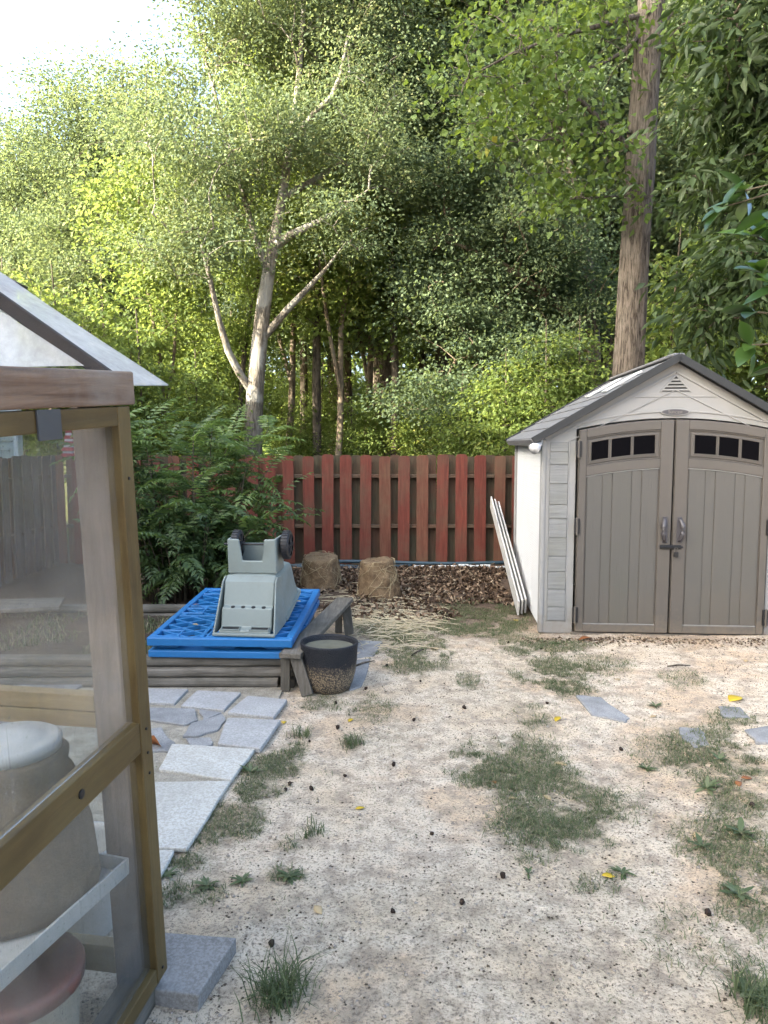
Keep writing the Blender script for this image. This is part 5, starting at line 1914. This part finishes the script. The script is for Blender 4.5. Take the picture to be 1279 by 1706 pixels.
br_ = np.random.default_rng(99)
BO = Vector((-2.02, 7.55, 0))
bush = empty('sumac_bush', BO, (0, 0, 0), 'feathery dark green bush with pinnate leaves in front of the fence', 'bush')
stems = MB()
fp_, fa_, fn_, fl_, fv_ = [], [], [], [], []
rach = []
for si in range(58):
    a = br_.uniform(0, 6.28)
    r0 = br_.uniform(0, .5)
    bx, by = r0 * math.cos(a), r0 * math.sin(a) * .7
    out_ = br_.uniform(.1, .72)
    hh_ = br_.uniform(.75, 1.75) * (1 - .36 * (out_ - .3))
    if si < 12:
        out_, hh_ = br_.uniform(.05, .75), br_.uniform(1.45, 1.85)
    ax_, ay_ = math.cos(a) * out_ * .95, math.sin(a) * out_ * .8
    sp_ = []
    for t in np.linspace(0, 1, 8):
        sp_.append(np.array([bx + ax_ * t ** 1.4, by + ay_ * t ** 1.4, hh_ * (t - .12 * t * t) * 1.1]))
    stems.tube(sp_, [.011 * (1 - .7 * t) for t in np.linspace(0, 1, 8)], 5)
    for t in np.concatenate([br_.uniform(.2, .98, 9), [1.0, .95]]):
        i = min(6, int(t * 7))
        base_ = sp_[i] + (sp_[i + 1] - sp_[i]) * (t * 7 - i)
        an = br_.uniform(0, 6.28)
        d_ = np.array([math.cos(an), math.sin(an), br_.uniform(.5, 1.6) if t > .8 else br_.uniform(-.1, .6)])
        d_[:2] += np.array([ax_, ay_]) * .5
        pts_, p_, a_, n_, l_ = pinnate(base_, d_, br_.uniform(.32, .58), int(br_.integers(7, 11)), br_.uniform(.09, .135), .03, br_, br_.uniform(.5, 1.2))
        rach.append(pts_)
        fp_ += p_
        fa_ += a_
        fn_ += n_
        fl_ += l_
        fv_ += [min(1, max(0, br_.normal(.42 + (.42 if si < 12 else .12) * (1 if base_[2] > .95 else .2), .15)))] * len(p_)  # upper fronds paler: the sun on them is put into the leaf tone
stems.build('stems', M['stem'], bush, smooth=True)
fl_ = np.array(fl_)
v_, f_ = leaf_arrays(np.array(fp_), np.array(fa_), np.array(fn_), fl_, fl_ * .33, .15, .12)
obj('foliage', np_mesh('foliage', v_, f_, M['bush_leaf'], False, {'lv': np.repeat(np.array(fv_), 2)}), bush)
A_ = np.array([p for r_ in rach for p in r_[:-1]])
B_ = np.array([p for r_ in rach for p in r_[1:]])
v_, f_ = seg_tubes(A_, B_, np.full(len(A_), .0022), np.full(len(A_), .0018), 3)
obj('leaf_stalks', np_mesh('leaf_stalks', v_, f_, M['bush_leaf'], True), bush)

# --- glossy shrub close at the right
def broad_leaf(L, W):
    """leaf blade in local x (along), y (across), curved"""
    prof_ = [(0, .02), (.15, .55), (.38, 1.0), (.62, .92), (.82, .55), (1, .02)]
    vs, fs = [], []
    for t, w in prof_:
        z = -.22 * L * t * t
        vs += [(t * L, -w * W / 2, z + .10 * W * w), (t * L, 0, z), (t * L, w * W / 2, z + .10 * W * w)]
    for i in range(len(prof_) - 1):
        a = i * 3
        fs += [(a, a + 3, a + 4, a + 1), (a + 1, a + 4, a + 5, a + 2)]
    return vs, fs


so = Vector((2.25, 2.7, 0))
shrub = empty('glossy_shrub', so, (0, 0, 0), 'glossy broad leaved shrub reaching in at the right edge', 'shrub')
tw_ = MB()
lf_ = MB()
lvv = []
main = [Vector((0, 0, -.05)), Vector((.02, .0, 1.0)), Vector((-.05, .05, 1.9)), Vector((-.1, .08, 2.6)), Vector((-.12, .1, 3.0))]
tw_.tube(main, [.028, .024, .018, .012, .006], 8)
rs_ = random.Random(3)
ends = [(1205, 345, 2.75), (1240, 318, 2.8), (1262, 395, 2.62), (1268, 455, 2.6), (1258, 520, 2.65), (1252, 575, 2.6), (1290, 350, 2.5), (1300, 480, 2.5), (1310, 250, 2.7), (1300, 610, 2.7), (1285, 410, 2.6), (1345, 300, 2.7), (1350, 430, 2.9)]
for px, py, y in ends:
    e_ = P(px, py, y) - so
    st_ = min(main, key=lambda q: (q - (e_ - Vector((0, 0, .15)))).length)
    md = (st_ + e_) / 2 + Vector((0, 0, .06))
    tw_.tube([st_, md, e_], [.007, .005, .003], 6)
    for k in range(11):
        t = rs_.uniform(.3, 1.0) if k > 4 else 1.0
        p = (md + (e_ - md) * ((t - .5) * 2)) if t > .5 else (st_ + (md - st_) * t * 2)
        d_ = (e_ - st_).normalized() * .6 + Vector((rs_.gauss(0, .7), rs_.gauss(0, .7), rs_.gauss(.0, .45)))
        d_.normalize()
        rot = d_.to_track_quat('X', 'Z').to_matrix().to_4x4() @ Matrix.Rotation(rs_.uniform(-.6, .6), 4, 'X')
        vs, fs = broad_leaf(rs_.uniform(.085, .135), rs_.uniform(.042, .062))
        mt = Matrix.Translation(p) @ rot
        lf_.add([mt @ Vector(v) for v in vs], fs)
        lvv += [rs_.random()] * len(fs)
tw_.build('twigs', M['stem'], shrub, smooth=True)
o = lf_.build('foliage', M['glossy_leaf'], shrub, smooth=True)
at = o.data.attributes.new('lv', 'FLOAT', 'FACE')
at.data.foreach_set('value', lvv)

# ------------------------------------------------------------------ ground cover
gr = np.random.default_rng(123)


def in_patch(cx, cy, rx, ry, n):
    t = gr.random(n) * 6.2832
    r = np.sqrt(gr.random(n)) * (1.25 - .45 * gr.random(n))
    px = cx + rx * r * np.cos(t)
    py = cy + ry * r * np.sin(t)
    a = (px - 640) / FPX
    b = (853 - py) / FPX
    ry_ = math.cos(PITCH) + b * math.sin(PITCH)
    rz_ = -math.sin(PITCH) + b * math.cos(PITCH)
    k = -EYE.z / rz_
    return a * k, ry_ * k


def blades(x, y, h, w, lean, name, label, z=None, lo=0, hi=1):
    n = len(x)
    z = hgt(x, y) if z is None else z
    b = np.stack([x, y, z - .003], 1)
    an = gr.random(n) * 6.2832
    d = np.stack([np.cos(an), np.sin(an), np.zeros(n)], 1)
    s = np.stack([-np.sin(an), np.cos(an), np.zeros(n)], 1)
    le = lean * (.3 + gr.random(n))[:, None]
    H = (h * (.5 + .9 * gr.random(n)))[:, None]
    W = (w * (.7 + .6 * gr.random(n)))[:, None]
    up_ = np.array([[0, 0, 1.]])
    v = np.empty((n, 5, 3))
    v[:, 0] = b - s * W / 2
    v[:, 1] = b + s * W / 2
    mid = b + up_ * H * .6 + d * H * le * .35
    v[:, 2] = mid + s * W * .38
    v[:, 3] = mid - s * W * .38
    v[:, 4] = b + up_ * H * (1 - .25 * le) + d * H * le
    i = np.arange(n)[:, None] * 5
    f = np.concatenate([i + np.array([[0, 1, 2]]), i + np.array([[0, 2, 3]]), i + np.array([[3, 2, 4]])], 1).reshape(-1, 3)
    lv = lo + (hi - lo) * gr.random(n)
    o = obj(name, np_mesh(name, v.reshape(-1, 3), f, M['grass'], False, {'lv': np.repeat(lv, 3)}))
    return o


xs_, ys_ = [], []
for cx, cy, rx, ry, dn in PATCH:
    e1 = G(cx - rx, cy)
    e2 = G(cx + rx, cy)
    e3 = G(cx, cy - ry)
    e4 = G(cx, cy + ry)
    area = math.pi / 4 * (e2.x - e1.x) * (e3.y - e4.y)
    x, y = in_patch(cx, cy, rx, ry, int(min(16000, area * 15000 * dn)))
    g0 = G(cx, cy)
    rr = ((x - g0.x) / max(.02, (e2.x - e1.x) / 2)) ** 2 + ((y - g0.y) / max(.02, (e3.y - e4.y) / 2)) ** 2
    k = (vnoise(x * 5, y * 5, 20) * .45 + vnoise(x * 13, y * 13, 21) * .35 + vnoise(x * 37, y * 37, 22) * .2) > .36 + .16 * rr
    xs_.append(x[k])
    ys_.append(y[k])
x, y = np.concatenate(xs_), np.concatenate(ys_)
tag(blades(x, y, .024, .0032, 1.5, 'grass', ''), 'thin patchy grass growing over the sandy yard', 'grass', None, 'stuff')
# stray single blades and dry wisps
x = gr.uniform(-1.0, 3.2, 9000)
y = 1.5 + gr.random(9000) ** .8 * 6.5
k = (vnoise(x * 3, y * 3, 31) > .52) & (x > -.9 + .02 * y)
k &= ~((x > -3.6) & (x < -.5) & (y > 4.6) & (y < 6.5))
tag(blades(x[k], y[k], .018, .003, 1.6, 'dry_grass', '', None, .55, 1), 'dry wisps of dead grass on the bare sand', 'dry grass', None, 'stuff')
# grass inside the raised bed
x = gr.uniform(BX0 + .15, -1.4, 5000)
y = gr.uniform(BY0 + .15, BY1 - .15, 5000)
k = (vnoise(x * 4, y * 4, 41) > .42)
tag(blades(x[k], y[k], .06, .006, 1.2, 'bed_weeds', '', np.full(k.sum(), .115)), 'low green weeds growing in the raised bed', 'weeds', None, 'stuff')


def tuft(px, py, n, h, spread_, label):
    g = G(px, py)
    x = g.x + gr.normal(size=n) * spread_
    y = g.y + gr.normal(size=n) * spread_
    o = blades(x - g.x, y - g.y, h, .0042, 1.0, 'grass_tuft', '', np.zeros(n), 0, .8)
    o.location = (g.x, g.y, hz(g.x, g.y))
    tag(o, label, 'grass tuft', 'grass tufts')


tuft(466, 1668, 240, .10, .035, 'thick green grass tuft at the bottom beside the concrete slab')
tuft(500, 1225, 90, .06, .03, 'long grass tuft at the corner of the square paver')
tuft(1262, 1665, 160, .08, .05, 'grass tuft in the bottom right corner')
tuft(520, 1388, 60, .05, .03, 'small grass tuft alone in the sand right of the slabs')
tuft(590, 1238, 70, .06, .03, 'grass tuft in the sand below the planter')

# rosettes of broad weeds
def weed(px, py, r, n, label, lift=.35):
    g = G(px, py)
    mb = MB()
    lv = []
    for k in range(int(n * 1.6)):
        a = k * 2.4 + random.uniform(-.7, .7)
        L_ = r * random.uniform(.65, 1.1)
        L_ *= random.choice((1, .8, .55))
        vs, fs = broad_leaf(L_, L_ * random.uniform(.18, .32))
        mt = Matrix.Rotation(a, 4, 'Z') @ Matrix.Rotation(-random.uniform(.1, lift + .4), 4, 'Y')
        mb.add([mt @ Vector(v) + Vector((0, 0, .004)) for v in vs], fs)
        lv += [random.random()] * len(fs)
    o = mb.build('weed_plant', M['weed'], None, smooth=True)
    at_ = o.data.attributes.new('lv', 'FLOAT', 'FACE')
    at_.data.foreach_set('value', lv)
    o.location = (g.x, g.y, hz(g.x, g.y))
    tag(o, label, 'weed', 'broad leaved weeds in the yard')


weed(404, 1470, .06, 12, 'green rosette weed left of the small tuft in the sand')
weed(482, 1462, .07, 12, 'green leafy weed in the sand, rightmost of two rosettes')
weed(345, 1478, .06, 9, 'small leafy weed by the end of the slab path')
weed(418, 1288, .07, 12, 'leafy weed at the edge of the pale slab')
weed(276, 1462, .06, 10, 'leafy weed in the corner of the smallest pale slab')
weed(270, 1285, .05, 10, 'leafy weed in the joint between the two pale slabs')
weed(1092, 1178, .07, 12, 'pale green weed beside the sunken stone before the shed')
weed(1078, 1278, .06, 10, 'green weed in bare sand left of the grassy right side')
weed(1178, 1312, .08, 14, 'spreading green weed near the rust coloured leaves')
weed(1200, 1268, .07, 12, 'green weed above the rust coloured leaves')
weed(1234, 1388, .09, 14, 'largest pale weed at the right edge of the yard')
weed(1170, 1408, .07, 12, 'pale weed left of the largest right hand weed')
weed(1232, 1490, .08, 14, 'broad weed in the right hand grass strip, lower middle')
weed(1258, 1655, .09, 14, 'broad weed in the bottom right corner')
weed(880, 1455, .04, 8, 'tiny weed below the middle grass patch')
weed(1038, 1450, .06, 12, 'yellowish weed in sand right of the middle grass patch')
weed(925, 1072, .06, 9, 'weed at the foot of the left shed door')
weed(862, 1010, .06, 9, 'weed near the foot of the white boards')

# fallen leaves, each its own
def fallen(px, py, size, mat, label, curl=.5, tilt=0):
    g = G(px, py)
    prof_ = [(0, .03), (.2, .62), (.42, 1.0), (.65, .85), (.85, .45), (1, .02)]
    vs, fs = [], []
    for t, w in prof_:
        z = .10 * size * curl * math.sin(math.pi * t) + random.uniform(0, .04) * size
        ww = w * size * .62 * .5 * random.uniform(.85, 1.1)
        vs += [((t - .5) * size, -ww, z + .22 * curl * ww), ((t - .5) * size, 0, z), ((t - .5) * size, ww, z + .30 * curl * ww)]
    for i in range(len(prof_) - 1):
        a = i * 3
        fs += [(a, a + 3, a + 4, a + 1), (a + 1, a + 4, a + 5, a + 2)]
    o = MB().add(vs, fs).build('fallen_leaf', M[mat], None, smooth=True)
    sm = o.modifiers.new('thick', 'SOLIDIFY')
    sm.thickness = .0012
    o.location = (g.x, g.y, hz(g.x, g.y) + .006 + (size * .3 if tilt else 0))
    o.rotation_euler = (R(tilt), R(random.uniform(-8, 8)), random.uniform(0, 6.28))
    tag(o, label, 'leaf', 'fallen leaves on the ground')


fallen(254, 1252, .13, 'rust_leaf', 'big curled rust leaf standing by the greenhouse corner and slab', 1.2, 60)
fallen(1225, 1171, .13, 'yellow_leaf', 'large bright yellow leaf before the right shed door')
fallen(929, 1197, .07, 'yellow_leaf', 'yellow leaf below the sunken blue grey stone')
fallen(935, 1269, .07, 'tan_leaf', 'tan leaf at the top right of the middle grass patch')
fallen(855, 1327, .05, 'tan_leaf', 'pale tan leaf in the middle grass, left one')
fallen(912, 1325, .055, 'tan_leaf', 'tan leaf in the middle grass, right one')
fallen(825, 1300, .04, 'rust_leaf', 'small rust leaf at the left of the middle grass')
fallen(1230, 1309, .055, 'rust_leaf', 'rust leaf in the right hand grass, left of a pair')
fallen(1244, 1300, .055, 'rust_leaf', 'rust leaf in the right hand grass, right of a pair')
fallen(1014, 1457, .05, 'yellow_leaf', 'dull yellow round leaf in sand below the middle grass')
fallen(975, 1066, .12, 'rust_leaf', 'curled red brown leaf at the shed sill', 1.0)
fallen(1029, 1134, .05, 'tan_leaf', 'small orange leaf before the gap of the shed doors')
fallen(724, 1081, .10, 'tan_leaf', 'pale leaf on dirt right of the straw')
fallen(473, 1203, .05, 'yellow_leaf', 'yellow leaf at the tip of the square paver')
fallen(584, 1201, .05, 'yellow_leaf', 'yellow leaf on the dirt below the planter')
fallen(600, 1344, .045, 'yellow_leaf', 'small yellow leaf alone in the middle of the sand')
fallen(530, 1522, .05, 'tan_leaf', 'pale leaf in sand above the grass tuft')
fallen(1162, 1390, .06, 'tan_leaf', 'tan leaf beside the pale weed on the right')
fallen(1089, 1195, .05, 'tan_leaf', 'tan leaf beside the pale green weed')
fallen(1243, 1105, .06, 'tan_leaf', 'tan leaf near the right shed door')
fallen(860, 1032, .08, 'yellow_leaf', 'yellowish leaf by the foot of the white boards')
fallen(640, 1008, .10, 'yellow_leaf', 'yellow leaf in the straw below the right root ball')

for (x, y, z), sz, mt, lab in (((-1.30, 5.0, .362), .05, 'tan_leaf', 'tan leaf fallen on the left of the blue pallet'), ((-1.42, 5.5, .392), .045, 'rust_leaf', 'rust leaf fallen on the far left of the blue pallet'),
                           ((-.66, 5.6, .395), .05, 'tan_leaf', 'tan leaf fallen on the right edge of the blue pallet')):
    fallen(640, 1300, sz, mt, lab)
    o = bpy.data.objects[[k.name for k in bpy.data.objects if k.get('label') == lab][0]]
    o.location = (x, y, z)
# dark spiky seed balls
def seedball_mesh():
    bm = bmesh.new()
    bmesh.ops.create_icosphere(bm, subdivisions=2, radius=.009)
    for v in bm.verts:
        v.co *= 1.0 if v.index % 3 else 1.35
    me = bpy.data.meshes.new('seed_ball')
    bm.to_mesh(me)
    bm.free()
    me.materials.append(M['seedball'])
    return me


SB = seedball_mesh()
for px, py, where in ((560, 1172, 'on dirt just below the planter'),
                      (563, 1214, 'left of the grass tuft below the planter'),
                      (516, 1235, 'right of the square paver tip'),
                      (656, 1274, 'alone on open sand in the middle of the yard'),
                      (476, 1314, 'lower of a pair right of the pale slabs'),
                      (483, 1305, 'upper of a pair right of the pale slabs'),
                      (519, 1311, 'right of the pair beside the pale slabs'),
                      (645, 1110, 'on the dirt right of the planter'),
                      (701, 1136, 'on sand below the straw and stick'),
                      (453, 1580, 'in sand above the big grass tuft'),
                      (774, 1179, 'on sand halfway between planter and shed doors'),
                      (932, 1365, 'in the lower middle of the grass patch'),
                      (847, 1070, 'left of the shed corner'),
                      (912, 1172, 'left of the sunken blue grey stone'),
                      (1035, 1246, 'on bare sand below the sunken blue grey stone'),
                      (1254, 1345, 'in grass below the rust leaves'),
                      (770, 1510, 'on the lower sand in the middle'),
                      (655, 1524, 'on the lower sand left of the middle'),
                      (838, 1463, 'just below left of the middle grass'),
                      (575, 1290, 'left of the lone yellow leaf'),
                      (720, 1390, 'on open sand left of the middle grass'),
                      (1180, 1520, 'on sand left of the right grass strip'),
                      (610, 1150, 'right of the planter foot'),
                      (690, 1200, 'on sand right of the lower planter tuft')):
    g = G(px, py)
    o = obj('seed_ball', SB)
    k = random.uniform(.75, 1.25)
    o.scale = (k, k * random.uniform(.8, 1.1), k)
    o.location = (g.x, g.y, hz(g.x, g.y) + .010 * k)
    o.rotation_euler = (random.uniform(0, 3), random.uniform(0, 3), 0)
    tag(o, 'dark spiky seed ball ' + where, 'seed ball', 'seed balls on the sand')

# gravel and crumbs
def bits(n, smin, smax, mat, name, label, region, power=2.5, seed=1):
    q = np.random.default_rng(seed)
    x = q.uniform(region[0], region[1], n)
    y = region[2] + q.random(n) ** 1.3 * (region[3] - region[2])
    k = vnoise(x * 2.2, y * 2.2, seed) > q.random(n) * .9
    x, y = x[k], y[k]
    k = ~((x < -.62) & (y > 2.0)) & ~((x < -.2) & (y > 4.5) & (y < 6.5))
    x, y = x[k], y[k]
    n = len(x)
    s = smin + (smax - smin) * q.random(n) ** power
    base = np.array([[1, 0, 0], [-1, 0, 0], [0, 1, 0], [0, -1, 0], [0, 0, 1], [0, 0, -1]], float)
    tri = np.array([[0, 2, 4], [2, 1, 4], [1, 3, 4], [3, 0, 4], [2, 0, 5], [1, 2, 5], [3, 1, 5], [0, 3, 5]])
    sc = s[:, None, None] * (.6 + .7 * q.random((n, 6, 1)))
    an = q.random(n) * 6.28
    v = base[None] * sc
    vx = v[:, :, 0] * np.cos(an)[:, None] - v[:, :, 1] * np.sin(an)[:, None]
    vy = v[:, :, 0] * np.sin(an)[:, None] + v[:, :, 1] * np.cos(an)[:, None]
    vz = v[:, :, 2] * .6
    V = np.stack([vx + x[:, None], vy + y[:, None], vz + (hgt(x, y) + s * .3)[:, None]], 2)
    F_ = (np.arange(n)[:, None, None] * 6 + tri[None]).reshape(-1, 3)
    tag(obj(name, np_mesh(name, V.reshape(-1, 3), F_, mat, True)), label, 'gravel', None, 'stuff')


bits(20000, .0018, .010, M['pebble'], 'gravel', 'pale grit and pebbles scattered over the sand', (-.9, 3.0, 1.4, 6.4), 4, 3)
bits(60000, .0013, .0065, M['crumb'], 'soil_crumbs', 'dark crumbs and bits of bark on the sand', (-.9, 3.2, 1.4, 7.4), 3, 6)

# leaf litter along the fence
q = np.random.default_rng(55)
n = 9000
x = q.uniform(-1.3, 1.9, n)
y = 6.6 + (9.35 - 6.6) * q.random(n) ** .7
k = (vnoise(x * 2, y * 2, 61) + (y - 6.6) * .35 > .62) & ~((x > 1.25) & (y < 8.5) & (x > 1.3))
x, y = x[k], y[k]
n = len(x)
pz = hgt(x, y) + q.random(n) * .03
v_, f_ = leaf_arrays(np.stack([x, y, pz], 1), q.normal(size=(n, 3)) * np.array([1, 1, .35]), unit(q.normal(size=(n, 3)) * .5 + np.array([0, 0, 1])), .02 + .07 * q.random(n), .012 + .04 * q.random(n), .3, .25)
tag(obj('leaf_litter', np_mesh('leaf_litter', v_, f_, M['litter'], False, {'lv': np.repeat(q.random(n), 2)})), 'brown leaf litter and mulch at the foot of the fence', 'leaf litter', None, 'stuff')
n = 900
x = gr.uniform(1.15, 3.4, n)
y = 5.95 - np.abs(gr.normal(size=n)) * .12 - .075 * (x - 2.38)
pz = hgt(x, y) + .004
v_, f_ = leaf_arrays(np.stack([x, y, pz], 1), gr.normal(size=(n, 3)) * np.array([1, 1, .2]), unit(gr.normal(size=(n, 3)) * .4 + np.array([0, 0, 1])), .01 + .03 * gr.random(n), .006 + .015 * gr.random(n), .3, .25)
tag(obj('sill_litter', np_mesh('sill_litter', v_, f_, M['litter'], False, {'lv': np.repeat(gr.random(n), 2)})), 'line of brown leaf bits along the shed sill', 'leaf litter', None, 'stuff')

# straw spilled round the root balls
mb = MB()
for _ in range(640):
    if random.random() < .6:
        c = G(random.gauss(665, 38), random.gauss(1030, 20))
    else:
        c = G(random.gauss(610, 35), random.gauss(1005, 26))
    a = random.gauss(.2, 1.1)
    L_ = random.uniform(.06, .34)
    bend = random.uniform(-.5, .5)
    z0 = hz(c.x, c.y) + random.uniform(.002, .03)
    ps = []
    for t in np.linspace(-.5, .5, 4):
        aa = a + bend * t
        ps.append((c.x + math.cos(aa) * L_ * t, c.y + math.sin(aa) * L_ * t, z0 + random.uniform(-.004, .012) - .02 * abs(t)))
    mb.tube(ps, random.uniform(.0016, .0036), 4, False)
tag(mb.build('straw_pile', M['straw']), 'loose pale straw spilled below the root balls', 'straw', None, 'stuff')
# a few sticks
for a, b, lab in (((585, 1112), (624, 1100), 'thin dark stick lying beside the planter'), ((686, 1090), (706, 1080), 'short dark stick on the dirt right of the straw'), ((1112, 1113), (1150, 1110), 'thin dark twig before the right shed door')):
    p, r = G(*a, .01), G(*b, .012)
    m_ = (p + r) / 2 + Vector((0, 0, .008))
    p.z += hz(p.x, p.y)
    r.z += hz(r.x, r.y)
    m_.z += hz(m_.x, m_.y)
    tag(MB().tube([p, m_, r], [.006, .007, .004], 6).build('stick', M['bark_dark'], None, smooth=True), lab, 'stick', 'sticks on the ground')
